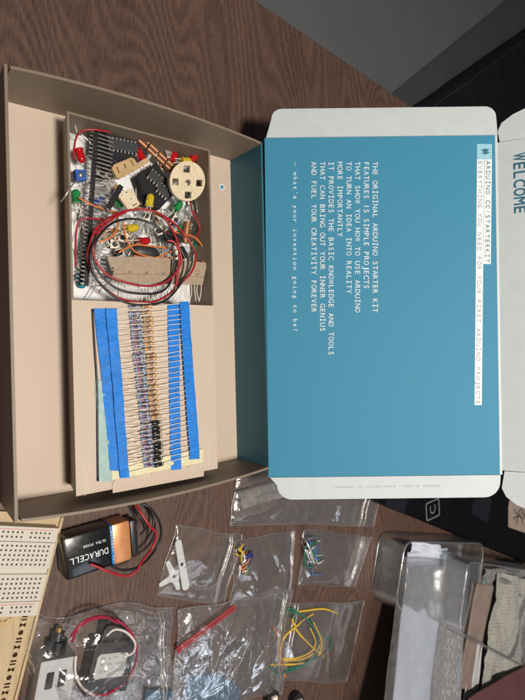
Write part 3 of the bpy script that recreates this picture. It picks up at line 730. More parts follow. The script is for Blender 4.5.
# brown card with leads below
cd2 = P(155, 270, 2.9)
lc = thing('led_card', 'brown perforated card strip holding a row of thin leads', 'card strip', (cd2.x, cd2.y, 2.4))
obj('card', pxplate([[(106.5, 257), (150, 257), (206.5, 263), (202, 285), (150, 283.5), (111, 281), (113.5, 270), (110, 268)], circ(112, 269, 1.4, 12, 1.8)], 2.95, 0.08), mat('brown_card', (0.36, 0.27, 0.185), 0.75, var=0.12, vscale=3, bump=0.2), lc, False, True)
for k in range(5):
    obj('card_notch', tube([P(128 + 17 * k, 271 + 0.6 * k, 3.04), P(129.5 + 17 * k, 273 + 0.6 * k, 3.04), P(131 + 17 * k, 270.5 + 0.6 * k, 3.04)], 0.02, 5), M_BURN, lc, True, True)
obj('fold_line', tube([P(113, 274, 3.035), P(150, 274.5, 3.035), P(204, 277, 3.035)], 0.018, 5), mat('fold', (0.24, 0.17, 0.11), 0.8), lc, True, True)
for k in range(26):
    x = 116 + 3.4 * k; bm = bmesh.new()
    add_tube(bm, crom([P(x, 282 + random.uniform(-1, 1), 2.9), P(x + random.uniform(-1, 1), 292, 2.85), P(x + random.uniform(-2, 2), 301.5, 2.75)], 4), 0.026, 6)
    obj('lead', bm, M_LEAD, lc, True, True)

# loose clutter: thin lead offcuts, loose resistors
for k in range(84):
    px = random.uniform(78, 205); py = random.uniform(140, 292); z = random.uniform(0.8, 2.2); a = random.uniform(0, 3.14); l = random.uniform(0.5, 1.3)
    c = P(px, py, z); d = Vector((math.cos(a), math.sin(a), random.uniform(-0.2, 0.2))) * l
    p0, p1 = c - d, c + d
    for p in (p0, p1): p.x = min(max(p.x, I0 + 0.3), I1 - 0.3); p.y = min(max(p.y, JD + 0.2), J1 - 0.4)
    tag(obj('wire_lead', tube([p0, (p0 + p1) / 2 + Vector((random.uniform(-.2, .2), random.uniform(-.2, .2), 0.15)), p1], 0.028, 6, 4), M_PIN, None, True, True), 'one of the loose bare leads tangled among the parts', 'wire lead', 'bare leads tangled in the compartment')
for k in range(24):
    px = random.uniform(84, 200); py = random.uniform(150, 255); c = P(px, py, random.uniform(1.0, 1.9))
    c.x = min(max(c.x, I0 + 0.8), I1 - 0.8)
    t = thing('loose_resistor', 'one of the loose resistors scattered under the tangled wires', 'resistor', c, (0, 0, random.uniform(0, 3)), 'loose resistors scattered in the compartment')
    body, bs = KINDS[random.choice((0, 2, 3))]
    o = link(bpy.data.objects.new('body', body)); o.parent = t; o2 = link(bpy.data.objects.new('colour_band', bs)); o2.parent = o
    obj('lead', tube([(-0.9, 0.1, 0), (-0.5, 0, 0), (0.5, 0, 0), (0.95, -0.12, 0)], 0.026, 6), M_LEAD, t, True)

# wires in the compartment; px given in the 3.257x crop
def cw(pts): return [(60 + x / 3.257, 90 + y / 3.257) for x, y in pts]
def wire(label, pts, z, m, r=0.075, crop=True, group=None, zj=0.12, name='wire', closed=False):
    q = cw(pts) if crop else pts
    w = [P(x, y, z + zj * math.sin(i * 1.7)) for i, (x, y) in enumerate(q)]
    return tag(obj(name, tube(w, r, 8, 8, closed), m, None, True, True), label, 'wire', group)
wire('red wire forming the widest loop around the brown card', [(380, 640), (430, 590), (440, 530), (405, 470), (360, 425), (300, 393), (240, 390), (180, 405), (120, 450), (93, 520), (95, 570), (130, 630), (200, 680), (300, 690), (370, 650), (386, 580), (384, 500), (350, 430), (320, 400)], 3.45, W_RED)
wire('red wire of the inner loop ending at the black plugs', [(350, 490), (375, 500), (395, 560), (350, 622), (280, 638), (200, 622), (140, 590), (108, 530), (120, 470), (170, 420), (215, 398)], 3.6, W_RED)
wire('black wire looping inside the red ones', [(352, 488), (330, 455), (280, 428), (220, 420), (160, 440), (115, 500), (115, 570), (160, 630), (230, 660), (320, 660), (360, 625), (372, 560), (365, 505)], 3.5, W_BLK)
wire('black wire hanging lowest over the edge of the platform', [(118, 470), (100, 530), (110, 600), (160, 660), (220, 694), (290, 700), (350, 680), (400, 620), (418, 560), (405, 530)], 3.72, W_BLK)
wire('red wire arching over the top left corner', [(165, 138), (120, 130), (80, 131), (55, 150), (46, 190), (44, 225)], 3.1, W_RED, 0.06)
wire('red wire hugging the left wall below the middle', [(150, 425), (95, 418), (62, 428), (52, 470), (50, 520), (50, 575)], 2.9, W_RED, 0.06)
wire('thin red wire running down beside the disc at the right wall', [(425, 360), (432, 400), (448, 425), (455, 455), (440, 490)], 2.6, W_RED, 0.06)
wire('orange wire running along the right wall down to the brown card', [(330, 460), (400, 468), (445, 485), (468, 525), (464, 570)], 2.7, W_ORG, 0.06)
for i, p in enumerate([[(125, 495), (165, 480), (188, 450), (186, 415)], [(205, 430), (215, 480), (250, 530), (330, 548), (385, 540)], [(190, 530), (240, 505), (290, 508), (350, 515)], [(60, 350), (100, 372), (150, 390), (190, 400)], [(240, 540), (300, 548), (352, 530), (380, 520)], [(300, 398), (340, 420), (368, 455), (385, 475)]]):
    wire(('orange wire curling left of the yellow led', 'orange wire sweeping under the dark capsule', 'orange wire arching over the dark capsule', 'orange wire crossing the pin header at the left', 'orange wire crossing below the dark capsule to the right', 'yellow wire following the red loop at upper right')[i], p, 2.75, W_ORG if i < 5 else W_YEL, 0.06)
tag(obj('bent_pin', tube([P(61, 202, 3.4), P(66, 195, 3.7), P(70, 188, 3.75), P(76, 181, 3.5)], 0.04, 6), M_PIN, None, True, True), 'thin metal lead sticking out over the left rim of the inner tray', 'wire lead')

M_TAN = mat('tan_ceramic', (0.45, 0.22, 0.06), 0.4, var=0.1)
for k, (px, py) in enumerate(((106, 222), (112, 244), (148, 216), (172, 220), (100, 178), (160, 232), (192, 200), (124, 240), (176, 171))):
    t = thing('push_button', 'one of the small square black push buttons in the heap', 'button', P(px, py, random.uniform(1.3, 2.0)), (random.uniform(-.6, .6), random.uniform(-.6, .6), random.uniform(0, 3)), 'small push buttons in the compartment')
    obj('button_case', box((0, 0, 0.15), (0.6, 0.6, 0.32), None, 0.04), M_BLK, t)
    bm = bmesh.new(); add_cyl(bm, (0, 0, 0.3), (0, 0, 0.48), 0.17, n=16); obj('button_cap', bm, M_CHIP, t)
    bm = bmesh.new(); add_box(bm, (0, 0, 0.32), (0.56, 0.56, 0.03)); obj('button_plate', bm, M_LEAD, t)
for k in range(9):
    t = thing('ceramic_capacitor', 'one of the tan disc capacitors half buried in the heap', 'capacitor', P(random.uniform(100, 195), random.uniform(168, 252), random.uniform(1.4, 2.1)), (random.uniform(-.5, .5), random.uniform(-.5, .5), random.uniform(0, 3)), 'tan disc capacitors in the compartment')
    bm = bmesh.new(); add_lathe(bm, [(-0.1, 0.05), (-0.08, 0.16), (0, 0.22), (0.08, 0.16), (0.1, 0.05)], 16, rotm(0, 80, 0)); obj('disc', bm, M_TAN, t, True)
    for sg in (-1, 1): obj('lead', tube([(sg * 0.1, 0.15, 0), (sg * 0.12, 0.6, 0), (sg * 0.2, 1.1, 0.05)], 0.024, 6), M_LEAD, t, True)

# ------------------------------------------------------------ 9V battery
bc = [P(60, 541, 1.75), P(139, 518, 1.75), P(148, 560, 1.75), P(70, 580, 1.75)]
bd = (bc[1] - bc[0]).normalized(); bn = Vector((-bd.y, bd.x, 0))
Lb = 4.75; Wb = 2.65
bo = (bc[0] + bc[3]) / 2; bo.z = 0
bat = thing('battery', 'black and copper nine volt block battery lying on the dark table', 'battery', bo, (0, 0, math.atan2(bd.y, bd.x)))
M_BB = mat('battery_black', (0.010, 0.010, 0.011), 0.22, var=0.2, vscale=3, coat=0.3); M_BC = mat('battery_copper', (0.62, 0.27, 0.11), 0.34, metal=0.35, var=0.06, vscale=4, coat=0.2)
Lb = 4.3
obj('black_jacket', box((1.52, 0, 0.88), (3.04, Wb, 1.74), None, 0.22), M_BB, bat, 'auto')
obj('copper_jacket', box((3.66, 0, 0.88), (1.24, Wb - 0.004, 1.74), None, 0.20), M_BC, bat, 'auto')
M_BLU2 = mat('battery_blue', (0.02, 0.20, 0.52), 0.35)
bb = obj('blue_band', box((3.0, 0, 0.88), (0.26, Wb + 0.02, 1.765), None, 0.19), M_BLU2, bat, 'auto')
bm = bmesh.new(); add_text(bm, 'DURACELL', 0.40, 0.31, frame(Vector((2.72, 0.32 - 0.62, 1.757)), (-1, 0, 0), (0, -1, 0)), True); add_text(bm, 'ULTRA POWER', 0.17, 0.135, frame(Vector((2.6, 0.28, 1.757)), (-1, 0, 0), (0, -1, 0)))
bmesh.ops.translate(bm, verts=bm.verts, vec=(0, 0.28, 0))
obj('brand_text', bm, M_INK_W, bat)
bm = bmesh.new(); add_text(bm, 'BATTERY 9V', 0.10, 0.2, frame(Vector((2.95, 1.0, 1.77)), (0, -1, 0), (1, 0, 0))); obj('band_text', bm, M_INK_W, bat)
sn = thing('snap_connector', 'black battery clip with red and black wires on the copper end', 'battery clip', bat.matrix_world @ Vector((0, 0, 0)), (0, 0, 0))
sn.location = bat.location; sn.rotation_euler = bat.rotation_euler
obj('clip_cap', box((4.62, 0, 0.88), (0.50, 2.3, 1.30), None, 0.14), M_BLK, sn, 'auto')
for s in (-1, 1):
    bm = bmesh.new(); add_cyl(bm, (4.3, s * 0.62, 0.88), (4.4, s * 0.62, 0.88), 0.38, n=20); obj('snap', bm, M_PIN, sn, True)
MB_ = Matrix.Translation(bat.location) @ Matrix.Rotation(bat.rotation_euler.z, 4, 'Z'); MBi = MB_.inverted()
def bw(pts, m, r=0.085):
    obj('wire', tube([MBi @ P(x, y, z) for x, y, z in pts], r, 8, 8), m, sn, True)
bw([(136, 505, 1.3), (141, 513, 1.6), (149, 525, 1.8), (156, 534, 1.6), (152, 548, 1.4), (143, 560, 1.8), (136, 571, 2.0), (126, 576, 2.0), (110, 572, 2.1), (98, 567, 2.0), (90, 564, 1.9)], W_RED)
bw([(140, 503, 1.3), (150, 508, 1.5), (159, 521, 1.4), (161, 535, 1.2), (156, 548, 1.1), (147, 560, 1.5), (136, 568, 1.9), (122, 570, 2.0), (112, 566, 1.95)], W_BLK)
bw([(133, 506, 1.0), (136, 512, 1.4), (141, 519, 1.6), (145, 530, 1.5)], W_BLK)
bw([(148, 508, 0.9), (153, 518, 0.8), (152, 530, 0.9), (146, 540, 1.2)], W_BLK, 0.07)

# ------------------------------------------------------------ breadboard on its wooden base
ZB = 0.35
r0 = P(62, 521, ZB); r1 = P(16, 700, ZB); dn = (r1 - r0).normalized(); lf = Vector((dn.y, -dn.x, 0))    # lf points left
if lf.x > 0: lf = -lf
base = thing('plywood_stand', 'pale plywood base with laser cut motifs at the lower left corner', 'wooden base', (r0.x, r0.y, 0), (0, 0, 0))
def BBp(s, t): return r0 + lf * s + dn * t       # s leftwards from the edge, t downwards
def bbpoly(L): return [((BBp(s, t) - r0).x, (BBp(s, t) - r0).y) for s, t in L]
motifs = []
sblist = []
for k in range(16):
    t = 5.35 + 0.42 * k
    s = 0.75
    if k % 3 == 0: motifs.append(bbpoly([(s - 0.16 + 0.16 + 0.15 * math.cos(a), t + 0.15 * math.sin(a)) for a in [2 * math.pi * i / 12 for i in range(12)]]))
    elif k % 3 == 1: motifs += [bbpoly([(s - 0.17, t - 0.12), (s + 0.17, t - 0.12), (s + 0.17, t - 0.02), (s - 0.17, t - 0.02)]), bbpoly([(s - 0.17, t + 0.06), (s + 0.17, t + 0.06), (s + 0.17, t + 0.15), (s - 0.17, t + 0.15)])]
    else: motifs.append(bbpoly([(s - 0.18, t - 0.14), (s, t - 0.05), (s + 0.18, t - 0.14), (s + 0.18, t + 0.12), (s, t + 0.02), (s - 0.18, t + 0.12)]))
obm = plate_mesh([bbpoly([(-0.02, -0.35), (10, -0.35), (10, 16), (-0.02, 16)])] + motifs, 0.3)
bmesh.ops.translate(obm, verts=obm.verts, vec=(0, 0, ZB - 0.3))
for f in obm.faces:
    if abs(f.normal.z) < 0.5: f.material_index = 1
obj('ply_plate', obm, [M_BASE, M_BURN], base)
um = bmesh.new()
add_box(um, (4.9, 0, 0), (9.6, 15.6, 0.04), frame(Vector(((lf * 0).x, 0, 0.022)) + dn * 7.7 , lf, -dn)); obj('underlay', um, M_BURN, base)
# base strip lying up along the edge
em = bmesh.new(); add_box(em, (0.09, 7.8, 0), (0.16, 16.1, 0.2), frame(Vector((0, 0, ZB + 0.1)), lf, dn)); obj('edge_lip', em, M_BASE, base)
for (s, t, r) in ((1.55, 5.2, 0.36), (1.9, 5.75, 0.40), (3.0, 6.8, 0.5)):
    bmr = plate_mesh([circ(0, 0, r, 28), circ(0, 0, r * 0.30, 12), circ(r * 0.62, 0, r * .12, 8), circ(-r * .62, 0, r * .12, 8)], 0.14)
    p = lf * s + dn * t; bmesh.ops.translate(bmr, verts=bmr.verts, vec=(p.x, p.y, ZB + 0.004))
    for f in bmr.faces:
        if abs(f.normal.z) < 0.5: f.material_index = 1
    obj('wooden_ring', bmr, [M_PLY, M_BURN], base)
M_BBW = mat('breadboard_white', (0.54, 0.50, 0.43), 0.45, var=0.03); M_HOLE = mat('contact_hole', (0.05, 0.045, 0.04), 0.8)
bbz = ZB + 0.004; q0 = r0 + lf * 0.34 + dn * 0.28
brd = thing('breadboard', 'white solderless breadboard fixed on the plywood base', 'breadboard', (q0.x, q0.y, bbz), (0, 0, 0))
FBB = frame(Vector((0, 0, 0)), lf, dn)     # x left, y down (z flips)
zup = 1 if lf.cross(dn).z > 0 else -1
HBB = 0.75
def bbox(s0, s1, t0, t1, z0, z1, bev=0):
    bm = bmesh.new(); add_box(bm, ((s0 + s1) / 2, (t0 + t1) / 2, zup * (z0 + z1) / 2), (s1 - s0, t1 - t0, z1 - z0), FBB, bev); return bm
obj('power_rail', bbox(0, 8.5, 0, 0.86, 0, HBB, 0.03), M_BBW, brd)
obj('terminal_block', bbox(0, 8.5, 0.88, 2.42, 0, HBB, 0.03), M_BBW, brd)
obj('centre_channel', bbox(0.02, 8.5, 2.42, 2.72, 0, HBB - 0.14), M_BBW, brd)
obj('terminal_block', bbox(0, 8.5, 2.72, 4.26, 0, HBB, 0.03), M_BBW, brd)
obj('power_rail', bbox(0, 8.5, 4.28, 5.1, 0, HBB, 0.03), M_BBW, brd)
hb = bmesh.new()
def hole(s, t, w=0.11): add_box(hb, (s, t, zup * (HBB + 0.004)), (w, w, 0.008), FBB)
for r in range(5):
    for c in range(30):
        hole(0.35 + 0.265 * c, 1.10 + 0.265 * r); hole(0.35 + 0.265 * c, 2.98 + 0.265 * r)
for t in (0.33, 0.60, 4.58, 4.84):
    for c in range(28):
        if c % 6 != 5: hole(0.5 + 0.265 * c, t)
obj('contact_hole_pattern', hb, M_HOLE, brd)
rl = mat('red_rail_line', (0.6, 0.12, 0.10), 0.5)
for t in (0.14, 4.40): obj('rail_line', bbox(0.3, 8.3, t, t + 0.035, HBB, HBB + 0.006), rl, brd)

# ------------------------------------------------------------ plastic bags
def bag(name, label, q, z, hgt, zipf=None, crumple=0.15, seed=0, m=M_FILM, nu=80, bulge_pow=0.5, ripple=1.0, zlift=0.0, zip_axis='v'):
    c = [P(x, y, z) for x, y in q]
    ctr = sum(c, Vector()) / 4
    root = thing(name, label, 'plastic bag', (ctr.x, ctr.y, z))
    lu = (c[1] - c[0]).length; lv = (c[3] - c[0]).length
    def pos(u, v):
        a = c[0].lerp(c[1], u); b = c[3].lerp(c[2], u); p = a.lerp(b, v)
        e = Vector((noise.noise(Vector((u * 2.5, v * 2.5, seed))), noise.noise(Vector((u * 2.5, v * 2.5, seed + 9))), 0)) * 0.28 * ripple
        return p + e
    def top(u, v):
        p = pos(u, v); env = max(0.0, 16 * u * (1 - u) * v * (1 - v)) ** bulge_pow
        ca_, sa_ = math.cos(seed), math.sin(seed)
        s = Vector(((p.x * ca_ + p.y * sa_) * 0.30, (p.y * ca_ - p.x * sa_) * 0.17, seed)); wrp = noise.noise_vector(s * 1.6) * 0.55
        d = noise.voronoi(s + wrp)[0]; f1 = min(0.5, d[1] - d[0])
        s2 = Vector((p.x * 0.6, p.y * 0.42, seed + 4)); d2 = noise.voronoi(s2 + noise.noise_vector(s2) * 0.7)[0]; f2 = min(0.35, d2[1] - d2[0])
        w = crumple * (1.0 - 2.0 * f1) + crumple * 0.35 * (0.7 - 2 * f2) * max(0, noise.noise(s * 2 + Vector((5, 5, 5))) + 0.4) + 0.05 * crumple * noise.noise(p * 2)
        z_ = z + 0.03 + env * hgt * (0.65 + 0.5 * noise.noise(Vector((u * 2, v * 2, seed + 5)))) + max(0, w) * (0.35 + 0.65 * env)
        return Vector((p.x, p.y, z_ + zlift * u))
    nv = nu
    obj('film', grid(nu, nv, top), m, root, True, True)
    obj('back_film', grid(20, 20, lambda u, v: pos(u, v) + Vector((0, 0, 0.005 + zlift * u * 0.9))), m, root, True, True)
    bm = bmesh.new()
    edge = [top(0, i / 40) for i in range(41)] + [top(i / 40, 1) for i in range(1, 41)] + [top(1, 1 - i / 40) for i in range(1, 41)] + [top(1 - i / 40, 0) for i in range(1, 40)]
    add_tube(bm, edge, 0.022, 5, True); obj('seam', bm, M_ZIP, root, True, True)
    if zipf is not None:
        for k, off in enumerate((0, 0.035)):
            def zp(i):
                a = i / 40
                p = top(zipf + off, a) if zip_axis == 'v' else top(a, zipf + off)
                return p + Vector((0, 0, 0.03))
            bm = bmesh.new(); add_tube(bm, [zp(i) for i in range(41)], 0.075 if k == 0 else 0.04, 6); obj('zip_ridge', bm, M_ZIP, root, True, True)
    return root
bag('grip_bag', 'small grip bag holding two white servo arms', [(176, 524), (241, 535), (224, 605), (156, 596)], 0.02, 0.55, 0.80, 0.10, 11)
bag('grip_bag', 'small grip bag with a heap of tiny striped parts, between two similar bags', [(234, 541), (294, 530), (291, 597), (230, 606)], 0.02, 0.6, 0.93, 0.16, 23)
bag('grip_bag', 'small grip bag with bent wire links, rightmost of the three small bags', [(304, 529), (371, 536), (355, 586), (298, 584)], 0.02, 0.5, 0.84, 0.13, 35)
bag('grip_bag', 'grip bag full of yellow and green jumper wires', [(284, 602), (364, 602), (345, 681), (268, 680)], 0.03, 0.6, 0.12, 0.14, 47)
bag('grip_bag', 'large crumpled bag with a red rod inside, in the bottom middle', [(178, 610), (289, 592), (282, 690), (170, 720)], 0.35, 1.1, 0.90, 0.30, 59, M_FILMC, 110, ripple=2.4)
bag('motor_bag', 'large crinkly bag holding motors at the bottom left', [(30, 610), (176, 606), (165, 745), (20, 745)], 0.03, 2.3, 0.84, 0.36, 71, M_FILMC, 120, 0.35, ripple=2.6)
bag('long_bag', 'wide clear bag with rolled tubing, half hidden under the lid', [(238, 470), (390, 452), (372, 527), (229, 524)], 0.02, 0.9, 0.86, 0.22, 83, M_FILMC, 90)
# ---- contents
# servo arms
M_NYL = mat('white_nylon', (0.52, 0.53, 0.53), 0.4, var=0.03)
def capsule(a, b, ra, rb, n=8):
    a = Vector((*a, 0)).to_2d(); b = Vector((*b, 0)).to_2d(); d = (b - a).normalized(); an = math.atan2(d.y, d.x); out = []
    for i in range(n + 1): t = an + math.pi / 2 + math.pi * i / n; out.append((a.x + ra * math.cos(t), a.y + ra * math.sin(t)))
    for i in range(n + 1): t = an - math.pi / 2 + math.pi * i / n; out.append((b.x + rb * math.cos(t), b.y + rb * math.sin(t)))
    return out
def pw(p, z=0.3): q = P(p[0], p[1], z); return (q.x, q.y)
h1a, h1b = pw((178, 543)), pw((185.5, 586)); c1 = pw((181.5, 564))
sv = thing('servo_horn', 'white straight servo arm in the small bag', 'servo arm', (*c1, 0.1))
bm = plate_mesh([capsule(h1a, h1b, 0.27, 0.30), circ(*c1, 0.13, 14)], 0.16, 0.02); bmesh.ops.translate(bm, verts=bm.verts, vec=(0, 0, 0.22)); obj('arm', bm, M_NYL, sv, False, True)
c2 = Vector(pw((175, 577)))
sv = thing('servo_horn', 'white cross shaped servo arm in the small bag', 'servo arm', (*c2, 0.1))
tips = [pw((168, 562)), pw((160, 586)), pw((179.5, 590)), pw((184, 568))]
cross = []
tt = sorted([(math.atan2(t[1] - c2.y, t[0] - c2.x), t) for t in tips])
for an, t in tt:
    d = Vector((t[0] - c2.x, t[1] - c2.y)); l = d.length; d.normalize(); nn = Vector((-d.y, d.x))
    cross.append(tuple(c2 + d * 0.36 - nn * 0.24))
    for i in range(7): a = -math.pi / 2 + math.pi * i / 6; cross.append(tuple(c2 + d * (l - 0.15 + 0.17 * math.cos(a)) + nn * 0.17 * math.sin(a)))
    cross.append(tuple(c2 + d * 0.36 + nn * 0.24))
bm = plate_mesh([cross, circ(c2.x, c2.y, 0.13, 14)], 0.16); bmesh.ops.translate(bm, verts=bm.verts, vec=(0, 0, 0.04)); obj('arm', bm, M_NYL, sv, False, True)
# tiny parts heap in bag 2
cols = [wiremat('heap_%s' % n, c) for n, c in (('yellow', (0.7, 0.5, 0.05)), ('navy', (0.02, 0.03, 0.12)), ('orange', (0.7, 0.25, 0.1)), ('white', (0.8, 0.8, 0.78)), ('brown', (0.2, 0.08, 0.04)), ('green', (0.1, 0.25, 0.12)))]
nm = ['yellow', 'navy', 'orange', 'white', 'brown', 'green']
for k in range(24):
    i = k % 6; cx = 244 + random.gauss(0, 2.6); cy = 560 + random.uniform(-13, 14) ; c = P(cx, cy, 0.25 + random.random() * 0.35)
    a = random.uniform(0, 3.14); l = random.uniform(0.25, 0.6); d = Vector((math.cos(a), math.sin(a), 0.1)) * l
    tag(obj('tiny_part', tube([c - d, c + Vector((random.uniform(-.15, .15), random.uniform(-.15, .15), .08)), c + d], 0.06, 6, 4), cols[i], None, True, True), 'one of the tiny %s striped parts heaped in the middle small bag' % nm[i], 'component', 'tiny %s parts in the small bag' % nm[i])
nv_ = bmesh.new(); add_box(nv_, (0, 0, 0), (0.7, 0.6, 0.3), None, 0.05); t = tag(obj('navy_block', nv_, cols[1]), 'little navy block at the top of the heap in the small bag', 'component'); t.location = P(249, 556, 0.45); t.rotation_euler = (0, 0, 0.5)
# wire links bag 3
M_LB = wiremat('blue_link', (0.05, 0.16, 0.40))
for k in range(17):
    m = [M_PIN, W_GRN, M_LB, M_NYL][k % 4]; lab = ['bare silver', 'dark green', 'blue', 'white'][k % 4]
    ox, oy = 313 + random.uniform(-5, 5), 556 + random.uniform(-8, 8); an = rad(random.uniform(55, 95)); L = random.uniform(5, 13); Wd = random.uniform(2, 5.5)
    L2 = [(-L, -Wd), (-L, Wd), (L, Wd), (L, -Wd)]
    pts = [P(ox + x * math.cos(an) - y * math.sin(an), oy + x * math.sin(an) + y * math.cos(an), 0.2 + 0.035 * k) for x, y in L2]
    bm = bmesh.new(); add_tube(bm, [pts[0], pts[0].lerp(pts[1], .5), pts[1], pts[1].lerp(pts[2], .5), pts[2], pts[2].lerp(pts[3], .5), pts[3]], 0.075, 6)
    tag(obj('wire_link', bm, m, None, True, True), 'one of the bent %s wire links in the right small bag' % lab, 'wire link', 'bent %s wire links in the right small bag' % lab)
# jumper wires; px from 3.281x crop at (240,590)
def cj(pts): return [(240 + x / 3.281, 590 + y / 3.281) for x, y in pts]
J = [([(320, 77), (275, 62), (215, 68), (185, 75), (172, 100), (185, 118), (205, 100), (240, 78)], W_YEL, 'yellow jumper wire with a hook at the top'),
     ([(240, 105), (265, 160), (262, 205), (235, 232), (180, 243), (100, 245)], W_YEL, 'yellow jumper wire sweeping round the right side'),
     ([(178, 120), (200, 150), (240, 190), (275, 218)], W_YEL, 'yellow jumper wire running diagonally to the lower right'),
     ([(180, 122), (145, 155), (133, 200), (135, 225), (190, 222), (235, 200), (248, 170), (230, 125)], W_YEL, 'yellow jumper wire in a closed loop'),
     ([(140, 232), (200, 228), (245, 205), (262, 180)], W_YEL, 'yellow jumper wire along the bottom of the bundle'),
     ([(160, 70), (200, 80), (230, 110), (255, 150), (250, 200), (215, 240), (150, 262)], W_GRN, 'dark green jumper wire on the right of the bundle'),
     ([(155, 60), (185, 70), (170, 95)], W_GRN, 'dark green jumper wire in a small curl at the top'),
     ([(100, 250), (120, 272), (165, 265), (220, 240), (270, 215)], W_GRN, 'dark green jumper wire lowest in the bundle'),
     ([(230, 90), (262, 140), (300, 170), (290, 200)], W_GRN, 'dark green jumper wire near the open end of the bag'),
     ([(110, 120), (128, 170), (130, 230), (150, 285)], W_ORG, 'orange jumper wire beside the zip of the bag')]
for i, (p, m, lb) in enumerate(J):
    wire(lb + ' in the lower right bag', cj(p), 0.28 + 0.05 * (i % 4), m, 0.085, False, zj=0.08, name='jumper_wire')
# red rod and blue board in the crumpled bag
rb = bmesh.new()
for o_ in (-0.14, 0.12): 
    a = P(177, 651, 0.6); b = P(235, 607, 0.6); n_ = (b - a).cross(Vector((0, 0, 1))).normalized() * o_; add_box(rb, ((b - a).length / 2, 0, 0), ((b - a).length, 0.2, 0.12), frame(a + n_, b - a, Vector((0, 0, 1)).cross(b - a)), 0.03)
tag(obj('red_rod', rb, mat('red_acrylic', (0.42, 0.02, 0.03), 0.25, trans=0.2), None, False, True), 'pair of flat red strips in the crumpled bag', 'rod')
bl = pxplate([[(186, 676), (214, 672), (238, 686), (236, 740), (182, 740)]], 0.15, 0.2)
tag(obj('blue_box', bl, mat('blue_card', (0.015, 0.13, 0.26), 0.5, var=0.1), None, False, True), 'deep blue card under the crumpled bag at the bottom edge', 'card')
bl = pxplate([[(145, 688), (172, 690), (170, 740), (140, 740)]], 0.15, 0.2)
tag(obj('blue_box', bl, mat('dark_blue_card', (0.02, 0.09, 0.16), 0.5, var=0.1), None, False, True), 'dark blue card under the motor bag, at the bottom edge', 'card')
# knobs
for px, py, lb, m in ((268, 694, 'small grey metal knob at the bottom edge below the jumper bag', M_LEAD), (293, 697, 'small white topped knob at the bottom edge, right of the grey one', M_NYL)):
    p = P(px, py, 0); t = thing('knob', lb, 'knob', p)
    bm = bmesh.new(); add_cyl(bm, (0, 0, 0), (0, 0, 0.7), 0.62, n=22); obj('knob_base', bm, M_BLK, t, 'auto')
    bm = bmesh.new(); add_box(bm, (0, 0, 0.85), (0.5, 0.5, 0.3), None, 0.06); obj('knob_cap', bm, m, t)
# motors inside the left bag
mo = P(48, 670, 0)
sm = thing('servo_motor', 'grey boxy motor with two slots in the bottom left bag', 'motor', mo, (0, 0, rad(-12)))
M_GREY = mat('pale_grey_plastic', (0.42, 0.42, 0.42), 0.4, var=0.06)
slots = [rrect(-0.62, -0.3, -0.18, 0.65, 0.06, 2), rrect(0.12, -0.3, 0.56, 0.65, 0.06, 2)]
bm = plate_mesh([rrect(-1.1, -2.4, 1.1, 1.35, 0.12, 3)] + slots, 1.6, 0.04); obj('motor_case', bm, M_GREY, sm)
obj('motor_core', box((0, -0.5, 0.45), (1.9, 3.4, 0.8)), M_BLK, sm)
bm = bmesh.new(); add_cyl(bm, (0, 1.3, 0.62), (0, 2.1, 0.62), 0.62, n=24); add_cyl(bm, (0, 2.1, 0.62), (0, 2.55, 0.62), 0.4, 0.36, n=20); obj('motor_flange', bm, M_BLK, sm, 'auto')
bm = bmesh.new()
add_cyl(bm, (0, 2.5, 0.62), (0, 2.8, 0.62), 0.2, n=16)
obj('brass_terminal', bm, mat('brass', (0.55, 0.36, 0.12), 0.35, metal=0.8), sm)
mo2 = P(103, 657, 0)
m2 = thing('labelled_motor', 'black motor with a white printed label in the bottom left bag', 'motor', mo2, (0, 0, rad(-16)))
obj('motor_case', box((0, 0, 0.75), (2.9, 3.2, 1.5), None, 0.12), M_BLK, m2)
obj('motor_shoulder', box((-0.2, 1.9, 0.6), (1.5, 1.2, 1.1), None, 0.12), M_BLK, m2)
bm = plate_mesh([rrect(-1.05, -0.75, 1.05, 0.75, 0.25, 5)], 0.02); bmesh.ops.translate(bm, verts=bm.verts, vec=(-0.1, 0.15, 1.505)); obj('label', bm, mat('label_paper', (0.46, 0.46, 0.45), 0.55, var=0.05), m2)
bm = bmesh.new()
for i, s_ in enumerate(('DC 6/9V', 'MOTOR 5MM', 'GEAR 1:1')): add_text(bm, s_, 0.17, 0.17, frame(Vector((-0.9, 0.55 - 0.38 * i, 1.53)), (1, 0, 0), (0, 1, 0)))
obj('label_text', bm, mat('dark_ink', (0.12, 0.12, 0.14), 0.6), m2)
def cm(pts): return [(15 + x / 3.5, 590 + y / 3.5) for x, y in pts]
wire('crimson motor wire circling the labelled motor', cm([(200, 180), (225, 130), (280, 100), (340, 100), (390, 130), (425, 190), (420, 260), (385, 320), (320, 365), (250, 360)]), 1.5, W_CRM, 0.08, False, name='motor_wire')
wire('crimson motor wire in a tighter inner curl by the left bag', cm([(195, 160), (240, 110), (310, 92), (360, 118)]), 1.9, W_CRM, 0.07, False, name='motor_wire')
wire('white motor wire arching at the upper right of the motor', cm([(320, 160), (350, 138), (390, 148), (420, 185), (412, 220), (380, 232)]), 1.9, W_WHT, 0.08, False, name='motor_wire')
wire('pinkish white motor wire left of the labelled motor', cm([(212, 230), (212, 290), (235, 340), (280, 370)]), 1.7, W_WHT, 0.08, False, name='motor_wire')
wire('black motor wire under the labelled motor', cm([(230, 300), (260, 350), (320, 355), (380, 320)]), 1.3, W_BLK, 0.09, False, name='motor_wire')
# rolled tubing in the long bag
for k, (a, b, r) in enumerate((((238, 497), (300, 478), 0.42), ((240, 505), (290, 491), 0.36))):
    bm = bmesh.new(); add_cyl(bm, P(*a, 0.55), P(*b, 0.55), r, n=20, caps=False)
    tag(obj('rolled_film', bm, M_RIM, None, True, True), ('upper clear roll inside the wide bag under the lid', 'lower clear roll inside the wide bag under the lid')[k], 'roll')

